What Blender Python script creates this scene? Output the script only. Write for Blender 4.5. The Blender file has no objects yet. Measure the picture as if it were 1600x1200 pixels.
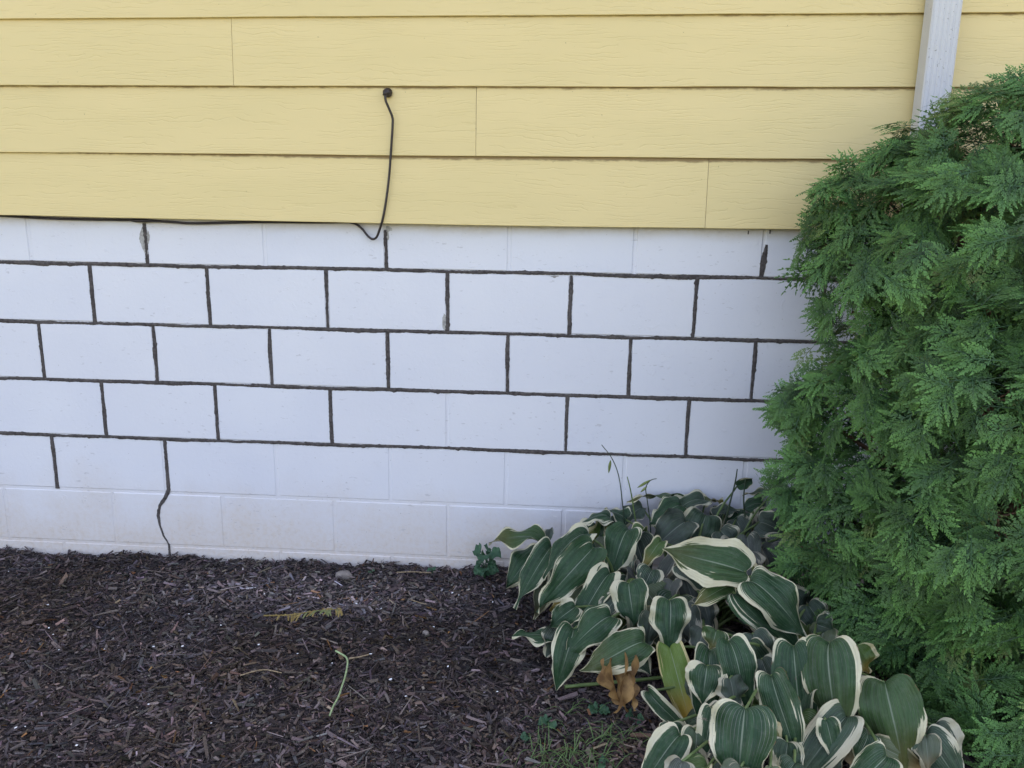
import bpy, math, random
import numpy as np
from mathutils import Vector, Matrix, Euler
R_ = random.Random(7)
RNG = np.random.default_rng(11)

# ------------------------------------------------------------------ camera
scene = bpy.context.scene
CAM_LOC = np.array([0.596, -2.7305, 1.3114])
CAM_ROT = (1.3428, -0.0151, 0.0671)
FPX = 1300.0                                   # focal length in pixels of a 1600 px wide picture
cam_data = bpy.data.cameras.new('camera')
cam = bpy.data.objects.new('camera', cam_data)
scene.collection.objects.link(cam)
cam.location = CAM_LOC
cam.rotation_euler = CAM_ROT
cam_data.sensor_width = 36.0
cam_data.lens = FPX / 1600 * 36
cam_data.clip_start = 0.02
cam_data.clip_end = 3000
scene.camera = cam
CAM_M = np.array(Euler(CAM_ROT, 'XYZ').to_matrix())

# ------------------------------------------------------------------ sky, sun, exposure (open shade behind a sunlit house)
SUN_EL, SUN_AZ = math.radians(48), math.radians(12)      # azimuth from +Y towards +X: the sun stands behind the house
world = bpy.data.worlds.new('World')
scene.world = world
world.use_nodes = True
wn = world.node_tree
wn.nodes.clear()
sky = wn.nodes.new('ShaderNodeTexSky')
sky.sky_type = 'NISHITA'
sky.sun_disc = False
sky.sun_elevation = SUN_EL
sky.sun_rotation = SUN_AZ
sky.air_density = 1.0
sky.dust_density = 4.0
sky.ozone_density = 0.5
bg = wn.nodes.new('ShaderNodeBackground')
bg.inputs['Strength'].default_value = 0.15
wo = wn.nodes.new('ShaderNodeOutputWorld')
wn.links.new(sky.outputs[0], bg.inputs[0])
wn.links.new(bg.outputs[0], wo.inputs[0])
sun_data = bpy.data.lights.new('sun', 'SUN')
sun_data.energy = 3.5
sun_data.angle = math.radians(0.5)
sun_data.color = (1.0, 0.93, 0.82)
sun = bpy.data.objects.new('sun', sun_data)
scene.collection.objects.link(sun)
sdir = Vector((math.sin(SUN_AZ) * math.cos(SUN_EL), math.cos(SUN_AZ) * math.cos(SUN_EL), math.sin(SUN_EL)))
sun.rotation_euler = (-sdir).to_track_quat('-Z', 'Y').to_euler()
sun.location = (2, 6, 12)
scene.view_settings.view_transform = 'Standard'
scene.view_settings.look = 'None'
scene.view_settings.gamma = 1.0
scene.view_settings.exposure = 2.38
scene.view_settings.use_white_balance = True      # the phone balanced for open shade
scene.view_settings.white_balance_temperature = 7900
scene.view_settings.white_balance_tint = 18
scene.cycles.max_bounces = 4
scene.cycles.diffuse_bounces = 2
scene.cycles.glossy_bounces = 1
scene.cycles.transmission_bounces = 2

# ------------------------------------------------------------------ helpers
def ray(x, y):
    return CAM_M @ np.array([(x - 800) / FPX, -(y - 600) / FPX, -1.0])
def at_y(x, y, Y):
    d = ray(x, y)
    return CAM_LOC + d * ((Y - CAM_LOC[1]) / d[1])
def at_z(x, y, Z):
    d = ray(x, y)
    return CAM_LOC + d * ((Z - CAM_LOC[2]) / d[2])
def depth_of(p):
    return float(-((np.asarray(p) - CAM_LOC) @ CAM_M)[2])

COL = scene.collection.objects
def tag(o, label=None, cat=None, group=None, kind=None):
    if label: o['label'] = label
    if cat: o['category'] = cat
    if group: o['group'] = group
    if kind: o['kind'] = kind
    return o
def empty(name, loc, label, cat, group=None):
    o = bpy.data.objects.new(name, None)
    COL.link(o)
    o.location = loc
    o.empty_display_size = 0.05
    o['wl'] = [float(v) for v in loc]
    return tag(o, label, cat, group)
def origin_of(o):
    return np.zeros(3) if o is None else np.array(o['wl'][:])
def link(name, mesh, parent=None, loc=None):
    o = bpy.data.objects.new(name, mesh)
    COL.link(o)
    o['wl'] = [float(v) for v in (origin_of(parent) if loc is None else loc)]
    if parent is not None:
        o.parent = parent
    o.location = origin_of(o) - origin_of(parent)
    return o
def mesh_of(name, V, F, mat, smooth=False):
    m = bpy.data.meshes.new(name)
    m.from_pydata([tuple(map(float, v)) for v in V], [], F)
    m.materials.append(mat)
    if smooth:
        m.polygons.foreach_set('use_smooth', [True] * len(m.polygons))
    m.update()
    return m
def build(name, V, F, mat, parent=None, smooth=False, loc=None):
    """mesh object from world-space vertices"""
    V = np.asarray(V, float)
    base = origin_of(parent) if loc is None else np.asarray(loc, float)
    return link(name, mesh_of(name, V - base, F, mat, smooth), parent, base)
def big_mesh(name, V, Q, mat, attrs=None, smooth=False):
    """fast mesh of quads from numpy arrays"""
    m = bpy.data.meshes.new(name)
    n, q = len(V), len(Q)
    m.vertices.add(n)
    m.vertices.foreach_set('co', np.ascontiguousarray(V, np.float32).ravel())
    m.loops.add(q * 4)
    m.loops.foreach_set('vertex_index', np.ascontiguousarray(Q, np.int32).ravel())
    m.polygons.add(q)
    m.polygons.foreach_set('loop_start', np.arange(q, dtype=np.int32) * 4)
    m.polygons.foreach_set('loop_total', np.full(q, 4, np.int32))
    m.polygons.foreach_set('use_smooth', np.full(q, smooth, bool))
    m.materials.append(mat)
    for an, (ty, data) in (attrs or {}).items():
        a = m.attributes.new(an, ty, 'POINT')
        a.data.foreach_set('color' if ty == 'FLOAT_COLOR' else 'value', np.ascontiguousarray(data, np.float32).ravel())
    m.update()
    m.validate()
    return m
class Shape:
    def __init__(s): s.V, s.F = [], []
    def add(s, V, F):
        k = len(s.V); s.V += [tuple(v) for v in V]; s.F += [tuple(i + k for i in f) for f in F]
    def box(s, a, b):
        (x0, y0, z0), (x1, y1, z1) = a, b
        s.add([(x0,y0,z0),(x1,y0,z0),(x1,y1,z0),(x0,y1,z0),(x0,y0,z1),(x1,y0,z1),(x1,y1,z1),(x0,y1,z1)],
              [(0,3,2,1),(4,5,6,7),(0,1,5,4),(1,2,6,5),(2,3,7,6),(3,0,4,7)])
    def tube(s, pts, rad, n=7, cap=True):
        pts = [np.asarray(p, float) for p in pts]
        if not hasattr(rad, '__len__'): rad = [rad] * len(pts)
        V, F = [], []
        up = None
        for i, p in enumerate(pts):
            t = pts[min(i + 1, len(pts) - 1)] - pts[max(i - 1, 0)]
            t = t / (np.linalg.norm(t) + 1e-12)
            if up is None:
                up = np.array([0, 0, 1.0]) if abs(t[2]) < .9 else np.array([1.0, 0, 0])
            a = np.cross(t, up); a /= np.linalg.norm(a) + 1e-12
            b = np.cross(a, t); up = b
            for k in range(n):
                th = 2 * math.pi * k / n
                V.append(p + rad[i] * (a * math.cos(th) + b * math.sin(th)))
        for i in range(len(pts) - 1):
            for k in range(n):
                k2 = (k + 1) % n
                F.append((i*n+k, i*n+k2, (i+1)*n+k2, (i+1)*n+k))
        if cap:
            F.append(tuple(reversed(range(n)))); F.append(tuple(range((len(pts)-1)*n, len(pts)*n)))
        s.add(V, F)
    def build(s, name, mat, parent=None, smooth=False, loc=None):
        return build(name, s.V, s.F, mat, parent, smooth, loc)
def catmull(P, n=8):
    P = [np.asarray(p, float) for p in P]
    Q = [2*P[0]-P[1]] + P + [2*P[-1]-P[-2]]
    out = []
    for i in range(1, len(Q) - 2):
        for k in range(n):
            t = k / n
            a, b, c, d = Q[i-1], Q[i], Q[i+1], Q[i+2]
            out.append(.5*((2*b)+(c-a)*t+(2*a-5*b+4*c-d)*t*t+(3*b-3*c+d-a)*t**3))
    out.append(P[-1])
    return out
_fs = RNG.normal(size=(24, 2)); _fp = RNG.uniform(0, 6.28, 24)
def fbm(x, y, f=1.0):
    """smooth noise of about -1..1 from summed sines"""
    x = np.asarray(x, float) * f; y = np.asarray(y, float) * f
    v = 0
    for i in range(24):
        k = 1 + i * .45
        v = v + np.sin(_fs[i,0]*k*x*2 + _fs[i,1]*k*y*2 + _fp[i]) / k**.8
    return v / 5.0
def ground_h(x, y):
    x = np.asarray(x, float); y = np.asarray(y, float)
    near = np.exp(-((y + .05) / .13) ** 2)
    h = .013*fbm(x, y, 1.7) + .008*fbm(x + 5, y, 5.0) + .004*fbm(x, y + 3, 13.0)
    h = h + near * (-.014 + .034*np.clip(fbm(x*1.3 + 3, y*.3, 2.2), -.5, 1.2))
    edge = np.clip((np.abs(x - .2) - 2.3) / .5, 0, 1) + np.clip((-1.75 - y) / .35, 0, 1)
    return h - .06*np.clip(edge, 0, 1)

# ------------------------------------------------------------------ materials
class NT:
    def __init__(s, name):
        s.m = bpy.data.materials.new(name); s.m.use_nodes = True
        s.t = s.m.node_tree; s.t.nodes.clear()
        s.out = s.n('ShaderNodeOutputMaterial')
    def n(s, ty, **kw):
        nd = s.t.nodes.new(ty)
        for k, v in kw.items():
            if k.startswith('i_'):
                nd.inputs[k[2:].replace('_', ' ')].default_value = v
            else: setattr(nd, k, v)
        return nd
    def l(s, a, b): s.t.links.new(a, b)
    def put(s, sock, v):
        if hasattr(v, 'is_output') or isinstance(v, bpy.types.NodeSocket): s.l(v, sock)
        elif isinstance(v, (tuple, list)) and len(v) == 3 and sock.type == 'RGBA': sock.default_value = (*v, 1)
        else: sock.default_value = v
    def math(s, op, a, b=0.0, c=None, clamp=False):
        nd = s.n('ShaderNodeMath', operation=op); nd.use_clamp = clamp
        s.put(nd.inputs[0], a); s.put(nd.inputs[1], b)
        if c is not None: s.put(nd.inputs[2], c)
        return nd.outputs[0]
    def mix(s, f, a, b, mode='MIX'):
        nd = s.n('ShaderNodeMix', data_type='RGBA', blend_type=mode)
        s.put(nd.inputs[0], f); s.put(nd.inputs[6], a); s.put(nd.inputs[7], b)
        return nd.outputs[2]
    def range(s, v, a, b, c=0.0, d=1.0, smooth=True):
        nd = s.n('ShaderNodeMapRange', interpolation_type='SMOOTHSTEP' if smooth else 'LINEAR')
        s.put(nd.inputs[0], v); s.put(nd.inputs[1], a); s.put(nd.inputs[2], b); s.put(nd.inputs[3], c); s.put(nd.inputs[4], d)
        return nd.outputs[0]
    def noise(s, vec, scale, detail=3.0, rough=.55, dist=0.0):
        nd = s.n('ShaderNodeTexNoise'); s.l(vec, nd.inputs['Vector'])
        nd.inputs['Scale'].default_value = scale; nd.inputs['Detail'].default_value = detail
        nd.inputs['Roughness'].default_value = rough; nd.inputs['Distortion'].default_value = dist
        return nd.outputs['Fac']
    def xyz(s, v):
        nd = s.n('ShaderNodeSeparateXYZ'); s.l(v, nd.inputs[0]); return nd.outputs
    def vec(s, x, y, z):
        nd = s.n('ShaderNodeCombineXYZ')
        for i, v in enumerate((x, y, z)): s.put(nd.inputs[i], v)
        return nd.outputs[0]
    def pos(s): return s.n('ShaderNodeNewGeometry').outputs['Position']
    def rand(s): return s.n('ShaderNodeObjectInfo').outputs['Random']
    def attr(s, name, ty='GEOMETRY', out='Fac'):
        return s.n('ShaderNodeAttribute', attribute_name=name, attribute_type=ty).outputs[out]
    def bump(s, h, strength=.3, dist=.002):
        nd = s.n('ShaderNodeBump'); s.put(nd.inputs['Strength'], strength); s.put(nd.inputs['Distance'], dist)
        s.l(h, nd.inputs['Height']); return nd.outputs[0]
    def bsdf(s, col, rough=.6, normal=None, spec=.4, translucent=None, metallic=0.0):
        b = s.n('ShaderNodeBsdfPrincipled')
        s.put(b.inputs['Base Color'], col); s.put(b.inputs['Roughness'], rough)
        b.inputs['Specular IOR Level'].default_value = spec; b.inputs['Metallic'].default_value = metallic
        if normal is not None: s.l(normal, b.inputs['Normal'])
        sh = b.outputs[0]
        if translucent:
            f, tc = translucent
            t = s.n('ShaderNodeBsdfTranslucent'); s.put(t.inputs[0], tc)
            mx = s.n('ShaderNodeMixShader'); s.put(mx.inputs[0], f)
            s.l(sh, mx.inputs[1]); s.l(t.outputs[0], mx.inputs[2]); sh = mx.outputs[0]
        s.l(sh, s.out.inputs[0])
        return s.m

def mat_plain(name, col, rough=.6, var=.15, scale=60, bump=.2, dist=.001, spec=.4, metallic=0.0):
    t = NT(name); p = t.pos()
    n = t.noise(p, scale, 4)
    dark = tuple(c*(1-var) for c in col); light = tuple(min(c*(1+var), 1) for c in col)
    c = t.mix(t.range(n, .3, .7), dark, light)
    return t.bsdf(c, rough, t.bump(n, bump, dist), spec, metallic=metallic)

def mat_block():
    t = NT('white_block_paint'); p = t.pos(); x, y, z = t.xyz(p)
    big = t.noise(p, 2.2, 2)
    c = t.mix(t.range(big, .3, .7), (.665, .682, .762), (.722, .735, .798))
    c = t.mix(t.math('MULTIPLY', t.rand(), .5), c, (.725, .725, .775))
    # soil splashed up from the bed, with a ragged upper limit
    nn = t.noise(p, 5.0, 4)
    up = t.math('ADD', z, t.math('MULTIPLY', t.math('SUBTRACT', nn, .5), -.34))
    splash = t.range(up, -.02, .36, 1.0, 0.0)
    mid = t.noise(p, 60, 3, .65)
    c = t.mix(t.math('MULTIPLY', splash, t.math('MULTIPLY_ADD', t.range(mid, .40, .70), .30, .68)), c, (.62, .54, .48))
    lap = t.range(t.math('ADD', z, t.math('MULTIPLY', t.math('SUBTRACT', nn, .5), .06)), 1.160, 1.205)      # tan band under the siding: dirt, with the shade there painted in
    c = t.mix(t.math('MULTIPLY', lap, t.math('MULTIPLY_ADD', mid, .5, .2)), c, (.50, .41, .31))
    # small specks and scuffs
    sv = t.vec(t.math('MULTIPLY', x, 34), t.math('MULTIPLY', y, 34), t.math('MULTIPLY', z, 95))
    sc = t.math('MULTIPLY', t.range(t.noise(sv, 1.0, 2), .64, .69), t.range(nn, .48, .58))
    c = t.mix(t.math('MULTIPLY', sc, .40), c, (.40, .39, .42))
    sp = t.range(t.noise(p, 130, 1), .755, .79)
    c = t.mix(t.math('MULTIPLY', sp, .6), c, (.30, .28, .28))
    h = t.math('ADD', t.math('MULTIPLY', mid, .7), t.math('MULTIPLY', t.noise(p, 12, 3, .6), .9))
    h = t.math('ADD', h, t.math('MULTIPLY', t.range(t.noise(p, 30, 2, .6, 1.4), .66, .685), .55))
    return t.bsdf(c, .55, t.bump(h, .42, .003), .35)

def mat_siding():
    t = NT('yellow_siding_paint'); p = t.pos(); x, y, z = t.xyz(p)
    ro = t.math('MULTIPLY', t.rand(), 37.0)
    warp = t.noise(t.vec(t.math('MULTIPLY_ADD', x, 2.1, ro), ro, t.math('MULTIPLY', z, 9)), 1.0, 1, .5)
    wig = t.noise(t.vec(t.math('MULTIPLY_ADD', x, 16, ro), ro, t.math('MULTIPLY', z, 42)), 1.0, 2, .5)
    F = t.math('ADD', t.math('MULTIPLY', z, 92), t.math('ADD', t.math('MULTIPLY', warp, 9.0), t.math('MULTIPLY', wig, 2.2)))
    saw = t.math('ABSOLUTE', t.math('SUBTRACT', t.math('FRACT', F), .5))
    gap = t.noise(t.vec(t.math('MULTIPLY_ADD', x, 7, ro), ro, t.math('MULTIPLY', z, 75)), 1.0, 1)
    groove = t.math('MULTIPLY', t.range(saw, .03, .17, 1.0, 0.0), t.range(gap, .40, .62))
    c = t.mix(t.range(warp, .3, .7), (.750, .598, .298), (.780, .618, .312))
    c = t.mix(t.math('MULTIPLY', groove, .09), c, (.52, .40, .18))
    n2 = t.noise(p, 95, 2)
    c = t.mix(t.math('MULTIPLY', t.range(n2, .765, .79), .7), c, (.20, .15, .08))
    # brown strip just under each lap: grime plus the gap's shade painted in
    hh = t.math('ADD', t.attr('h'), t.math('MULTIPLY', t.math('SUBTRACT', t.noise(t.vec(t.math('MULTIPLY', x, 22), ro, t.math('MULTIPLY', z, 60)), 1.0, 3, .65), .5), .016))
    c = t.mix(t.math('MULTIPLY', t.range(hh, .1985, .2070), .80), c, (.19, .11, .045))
    h = t.math('ADD', t.math('MULTIPLY', groove, -1.0), t.math('MULTIPLY', n2, .2))
    return t.bsdf(c, .5, t.bump(h, .36, .0014), .35)

def mat_mortar():
    t = NT('dark_repair_mortar'); p = t.pos()
    n = t.noise(p, 90, 3, .65); b = t.noise(p, 9, 2)
    c = t.mix(t.range(n, .3, .72), (.050, .043, .043), (.115, .100, .097))
    c = t.mix(t.math('MULTIPLY', t.range(b, .5, .75), .35), c, (.155, .138, .132))
    return t.bsdf(c, .85, t.bump(n, .6, .002), .2)

def mat_chips():
    t = NT('mulch_chip_wood'); p = t.pos()
    c = t.attr('Col', out='Color')
    n = t.noise(p, 420, 3, .6)
    c = t.mix(t.range(n, .3, .75), t.mix(1.0, c, (.55, .52, .52), 'MULTIPLY'), c)
    return t.bsdf(c, .85, t.bump(n, .4, .001), .08)

def mat_soil():
    t = NT('dark_mulch_soil'); p = t.pos()
    n = t.noise(p, 160, 3, .7)
    c = t.mix(t.range(n, .35, .7), (.020, .017, .018), (.085, .070, .072))
    return t.bsdf(c, .9, t.bump(n, 1.0, .006), .2)

def mat_lawn():
    t = NT('lawn'); p = t.pos()
    n = t.noise(p, 30, 6, .7)
    c = t.mix(t.range(n, .3, .7), (.07, .085, .03), (.16, .16, .075))
    return t.bsdf(c, .9, t.bump(n, .8, .02), .1)

def mat_hosta():
    t = NT('hosta_leaf'); 
    uv = t.n('ShaderNodeUVMap', uv_map='leaf').outputs[0]
    u, v, _ = t.xyz(uv)
    tt = t.math('MULTIPLY_ADD', u, 2.0, -1.0); at = t.math('ABSOLUTE', tt)
    r = t.rand(); ro = t.math('MULTIPLY', r, 53.0)
    A = lambda nme: t.attr(nme, 'OBJECT')
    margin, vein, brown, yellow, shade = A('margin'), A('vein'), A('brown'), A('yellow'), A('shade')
    p = t.pos()
    # cream margin that runs inwards in streaks along the veins
    streak = t.noise(t.vec(t.math('MULTIPLY_ADD', tt, 10.0, ro), t.math('MULTIPLY', v, 1.7), ro), 1.0, 3, .6)
    low = t.noise(t.vec(t.math('MULTIPLY_ADD', tt, 1.3, ro), t.math('MULTIPLY', v, 1.6), t.math('ADD', ro, 9)), 1.0, 1)
    fine = t.noise(t.vec(t.math('MULTIPLY_ADD', tt, 26.0, ro), t.math('MULTIPLY', v, 3.0), ro), 1.0, 2)
    lim = t.math('ADD', t.math('MULTIPLY', t.math('SUBTRACT', streak, .5), .85), t.math('MULTIPLY', t.math('SUBTRACT', low, .5), 1.25))
    lim = t.math('ADD', lim, t.math('MULTIPLY', t.math('SUBTRACT', fine, .5), .2))
    e = t.math('ADD', t.math('ADD', at, t.math('MULTIPLY', t.math('POWER', v, 3.0), .16)), lim)
    thr = t.math('SUBTRACT', 1.0, margin)
    cream = t.range(e, thr, t.math('ADD', thr, .035))
    rim = t.range(at, .95, .975)
    cream = t.math('MAXIMUM', cream, t.math('MULTIPLY', rim, t.range(low, .42, .52, 0, .8)))
    # green centre, two depths of green beside the margin
    gn = t.noise(t.vec(t.math('MULTIPLY_ADD', tt, 7.0, ro), t.math('MULTIPLY', v, 1.2), ro), 1.0, 3)
    g = t.mix(t.range(gn, .3, .7), (.013, .046, .020), (.031, .084, .036))
    g = t.mix(t.range(e, t.math('SUBTRACT', thr, .22), thr, 0, .55), g, (.055, .105, .048))
    g = t.mix(t.math('MULTIPLY', yellow, .9), g, t.mix(t.range(v, .35, .85), (.17, .27, .05), (.62, .36, .05)))
    cr = t.mix(t.noise(p, 40, 3), (.60, .56, .36), (.68, .65, .49))
    cr = t.mix(t.math('MULTIPLY', yellow, .6), cr, (.65, .50, .12))
    c = t.mix(cream, g, cr)
    # veins: valleys spaced across the blade, some bleached white near the stalk
    vw = t.math('ABSOLUTE', t.math('SINE', t.math('MULTIPLY', tt, 3.14159 * 9)))
    ridge = t.range(vw, 0, .35, 1, 0)
    thin = t.range(vw, .06, .20, 1, 0)
    wv = t.math('MULTIPLY', t.math('MULTIPLY', thin, vein), t.math('MULTIPLY', t.range(v, .25, .85, 1.0, 0.0), t.range(t.noise(t.vec(t.math('MULTIPLY', tt, 3.0), t.math('MULTIPLY', v, 1.2), ro), 2.0, 1), .38, .52)))
    c = t.mix(t.math('MULTIPLY', wv, .75), c, (.60, .62, .60))
    mid = t.math('MULTIPLY', t.range(at, .012, .035, 1, 0), t.range(v, .3, .9, .55, 0.0))
    c = t.mix(mid, c, (.34, .40, .30))
    # dead brown patches and rust specks
    bn = t.noise(p, 30, 4, .65, .6)
    bl = t.math('ADD', bn, t.math('MULTIPLY', t.math('SUBTRACT', brown, .5), .62))
    br = t.range(bl, .60, .66)
    c = t.mix(t.math('MULTIPLY', br, .9), c, t.mix(t.noise(p, 120, 3), (.13, .085, .07), (.33, .25, .21)))
    rimb = t.math('MULTIPLY', t.range(at, .965, .99), t.range(t.noise(p, 45, 2), .5, .6))
    c = t.mix(t.math('MULTIPLY', rimb, .8), c, (.24, .13, .075))
    sk = t.range(t.noise(p, 210, 2), .735, .76)
    c = t.mix(t.math('MULTIPLY', sk, .8), c, (.10, .06, .04))
    dust = t.range(t.noise(p, 75, 4, .7), .45, .75)
    c = t.mix(t.math('MULTIPLY', dust, .07), c, (.45, .42, .40))
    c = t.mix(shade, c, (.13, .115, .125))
    h = t.math('ADD', t.math('MULTIPLY', ridge, -1.0), t.math('MULTIPLY', t.noise(p, 160, 3), .35))
    return t.bsdf(c, t.math('MULTIPLY_ADD', br, .3, .42), t.bump(h, .65, .0018), .28, (.14, c))

def mat_spray():
    t = NT('arborvitae_scale_leaf'); p = t.pos()
    k = t.attr('tip'); r = t.attr('hue')
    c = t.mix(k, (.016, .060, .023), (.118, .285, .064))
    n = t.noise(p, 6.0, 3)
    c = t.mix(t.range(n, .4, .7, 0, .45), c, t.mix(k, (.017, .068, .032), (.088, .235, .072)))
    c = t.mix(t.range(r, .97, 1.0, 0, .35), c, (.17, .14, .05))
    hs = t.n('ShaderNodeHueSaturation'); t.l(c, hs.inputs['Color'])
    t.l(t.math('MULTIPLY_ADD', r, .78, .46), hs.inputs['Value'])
    return t.bsdf(hs.outputs[0], .5, None, .35, (.10, hs.outputs[0]))

def mat_leafy(name, c0, c1, rough=.5, tr=.2, scale=50):
    t = NT(name); p = t.pos()
    c = t.mix(t.range(t.noise(p, scale, 4), .3, .7), c0, c1)
    return t.bsdf(c, rough, t.bump(t.noise(p, 200, 3), .3, .001), .4, (tr, c))

def mat_downspout():
    t = NT('white_aluminium_paint'); p = t.pos()
    c = t.mix(t.noise(p, 9, 3), (.50, .51, .545), (.60, .605, .63))
    sp = t.range(t.noise(p, 150, 2.5, .6), .665, .70)
    cl = t.range(t.noise(p, 14, 2), .35, .6, .25, 1.0)
    c = t.mix(t.math('MULTIPLY', sp, cl), c, (.16, .15, .14))
    c = t.mix(t.range(t.noise(p, 40, 4), .55, .8, 0, .25), c, (.45, .43, .40))
    return t.bsdf(c, .4, t.bump(t.noise(p, 80, 3), .15, .001), .5)

M = dict(
    block=mat_block(), siding=mat_siding(), mortar=mat_mortar(), chips=mat_chips(), soil=mat_soil(), lawn=mat_lawn(),
    hosta=mat_hosta(), spray=mat_spray(), downspout=mat_downspout(),
    joint=None,
    bare=mat_plain('bare_grey_concrete', (.37, .36, .35), .85, .3, 90, .5, .002),
    sheath=mat_plain('dark_sheathing', (.10, .075, .045), .9, .3, 20),
    roof=mat_plain('roof_shingle', (.10, .09, .085), .9, .35, 12),
    trim=mat_plain('white_trim', (.74, .74, .74), .5, .04, 10),
    cable=mat_plain('black_cable_rubber', (.028, .019, .020), .45, .25, 60, .2, .001, .5),
    bark=mat_plain('red_brown_bark', (.13, .072, .045), .85, .45, 70, .8, .004),
    stalk=mat_leafy('pale_green_stalk', (.10, .17, .055), (.17, .24, .09)),
    scape=mat_leafy('dark_flower_stalk', (.025, .05, .03), (.055, .085, .045)),
    pod=mat_leafy('green_seed_pod', (.13, .19, .05), (.22, .27, .09)),
    weed=mat_leafy('weed_leaf', (.025, .085, .045), (.05, .135, .065)),
    grass=mat_leafy('grass_blade', (.06, .14, .04), (.13, .22, .07)),
    straw=mat_plain('dry_straw', (.28, .205, .125), .8, .35, 150),
    fresh=mat_plain('fresh_green_stem', (.30, .40, .20), .6, .15, 80),
    dried=mat_leafy('dried_cedar', (.22, .15, .045), (.34, .25, .085), .7),
    dried_green=mat_leafy('fading_cedar', (.16, .19, .07), (.24, .26, .11), .7),
    dead=mat_leafy('dead_orange_leaf', (.17, .088, .034), (.42, .25, .095), .65, .25, 35),
    stone=mat_plain('grey_brown_stone', (.24, .205, .185), .85, .3, 45, .6, .003),
    flake=mat_plain('white_paint_flake', (.78, .79, .82), .5, .05, 50),
)

# ------------------------------------------------------------------ ground
def grid(x0, x1, y0, y1, st):
    nx, ny = int(round((x1-x0)/st))+1, int(round((y1-y0)/st))+1
    X, Y = np.meshgrid(np.linspace(x0, x1, nx), np.linspace(y0, y1, ny))
    i = np.arange(nx*ny).reshape(ny, nx)
    Q = np.stack([i[:-1,:-1], i[:-1,1:], i[1:,1:], i[1:,:-1]], -1).reshape(-1, 4)
    return X.ravel(), Y.ravel(), Q
g = Shape(); g.add([(-800,-800,-.045),(800,-800,-.045),(800,800,-.045),(-800,800,-.045)], [(0,1,2,3)])
tag(g.build('ground', M['lawn']), 'lawn spreading out from the planting bed', kind='structure')
gx, gy, gq = grid(-2.9, 3.1, -2.1, .02, .02)
bed = link('mulch_bed', big_mesh('mulch_bed', np.stack([gx, gy, ground_h(gx, gy) - .004 + .003*RNG.normal(size=len(gx))], 1), gq, M['soil'], smooth=True))
tag(bed, 'dark soil bed under the shredded bark mulch', kind='structure')

def chips(N, xr, yr, lmed, lmax, zlift, wr=(.18,.62), light=1.0):
    x = RNG.uniform(*xr, N); y = RNG.uniform(*yr, N)
    keep = y < -.004
    x, y = x[keep], y[keep]; n = len(x)
    L = np.clip(RNG.lognormal(math.log(lmed), .55, n), .004, lmax)
    W = np.clip(L * RNG.uniform(*wr, n), .0014, .0100)
    T = np.clip(W * RNG.uniform(.2, .55, n), .0006, .0035)
    z = ground_h(x, y) + RNG.uniform(-.003, zlift, n) * RNG.uniform(.1, 1, n)
    yaw = RNG.uniform(0, 2*math.pi, n); pit = RNG.normal(0, .28, n); rol = RNG.normal(0, .5, n)
    b = np.array([[-1,-1,-1],[1,-1,-1],[1,1,-1],[-1,1,-1],[-1,-1,1],[1,-1,1],[1,1,1],[-1,1,1]], float)
    V = np.repeat(b[None], n, 0)
    e0 = RNG.uniform(.15, 1, n); e1 = RNG.uniform(.15, 1, n)
    sc = np.where(b[None,:,0] < 0, e0[:,None], e1[:,None])
    V[:,:,1] *= sc
    V[:,:,0] += RNG.uniform(-.25, .25, (n, 8))
    bend = RNG.normal(0, .5, n)
    V = V * np.stack([L, W, T], 1)[:,None,:] * .5
    V[:,:,1] += (bend * W)[:,None] * (V[:,:,0] / (L[:,None] * .5))**2 * .8
    def rot(V, a, i, j):
        c, s = np.cos(a)[:,None], np.sin(a)[:,None]
        vi, vj = V[:,:,i].copy(), V[:,:,j].copy()
        V[:,:,i] = c*vi - s*vj; V[:,:,j] = s*vi + c*vj
    rot(V, rol, 1, 2); rot(V, pit, 0, 2); rot(V, yaw, 0, 1)
    V += np.stack([x, y, z], 1)[:,None,:]
    V[:,:,1] = np.minimum(V[:,:,1], -.003)
    V = V.reshape(-1, 3)
    f = np.array([[4,5,6,7],[0,1,5,4],[1,2,6,5],[2,3,7,6],[3,0,4,7]])
    Q = (np.arange(n)[:,None,None]*8 + f[None]).reshape(-1, 4)
    patch = .5 + .5*fbm(x, y, 2.3)
    val = np.clip(RNG.lognormal(math.log(.092), .50, n), .020, .32) * (.50 + .95*np.clip(patch, 0, 1)) * light
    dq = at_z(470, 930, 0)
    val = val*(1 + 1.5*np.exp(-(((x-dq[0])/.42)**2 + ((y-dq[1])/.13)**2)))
    red = np.clip(RNG.normal(1.06, .10, n) + .14*np.clip(-fbm(x+4, y, 1.6), 0, 1), .85, 1.6)
    blue = np.clip(RNG.normal(.99, .09, n) - .16*np.clip(-fbm(x+4, y, 1.6), 0, 1), .55, 1.2)
    pale = RNG.uniform(size=n) < .012
    val[pale] *= 1.9
    rust = RNG.uniform(size=n) < .012
    red[rust] *= 1.5; blue[rust] *= .6
    C = np.stack([val*red*1.04, val*.90, val*(blue-.13), np.ones(n)], 1)
    return V, Q, np.repeat(C, 8, 0)
sets = [chips(2600, (-1.75, 1.5), (-1.25, -.002), .042, .085, .020, (.03, .07), 1.1),
        chips(58000, (-1.75, 1.5), (-1.25, -.002), .0098, .035, .012),
        chips(9000, (-1.75, 1.5), (-1.25, -.002), .018, .045, .017),
        chips(1500, (-1.75, 1.5), (-1.25, -.002), .028, .060, .020, (.20, .42), 1.25),
        chips(9000, (-2.6, -1.7), (-1.8, -.002), .022, .05, .014), chips(6000, (1.45, 2.8), (-1.8, -.002), .022, .05, .014),
        chips(14000, (-1.75, 1.5), (-1.85, -1.22), .022, .05, .014)]
Vs, Qs, Cs, k = [], [], [], 0
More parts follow.
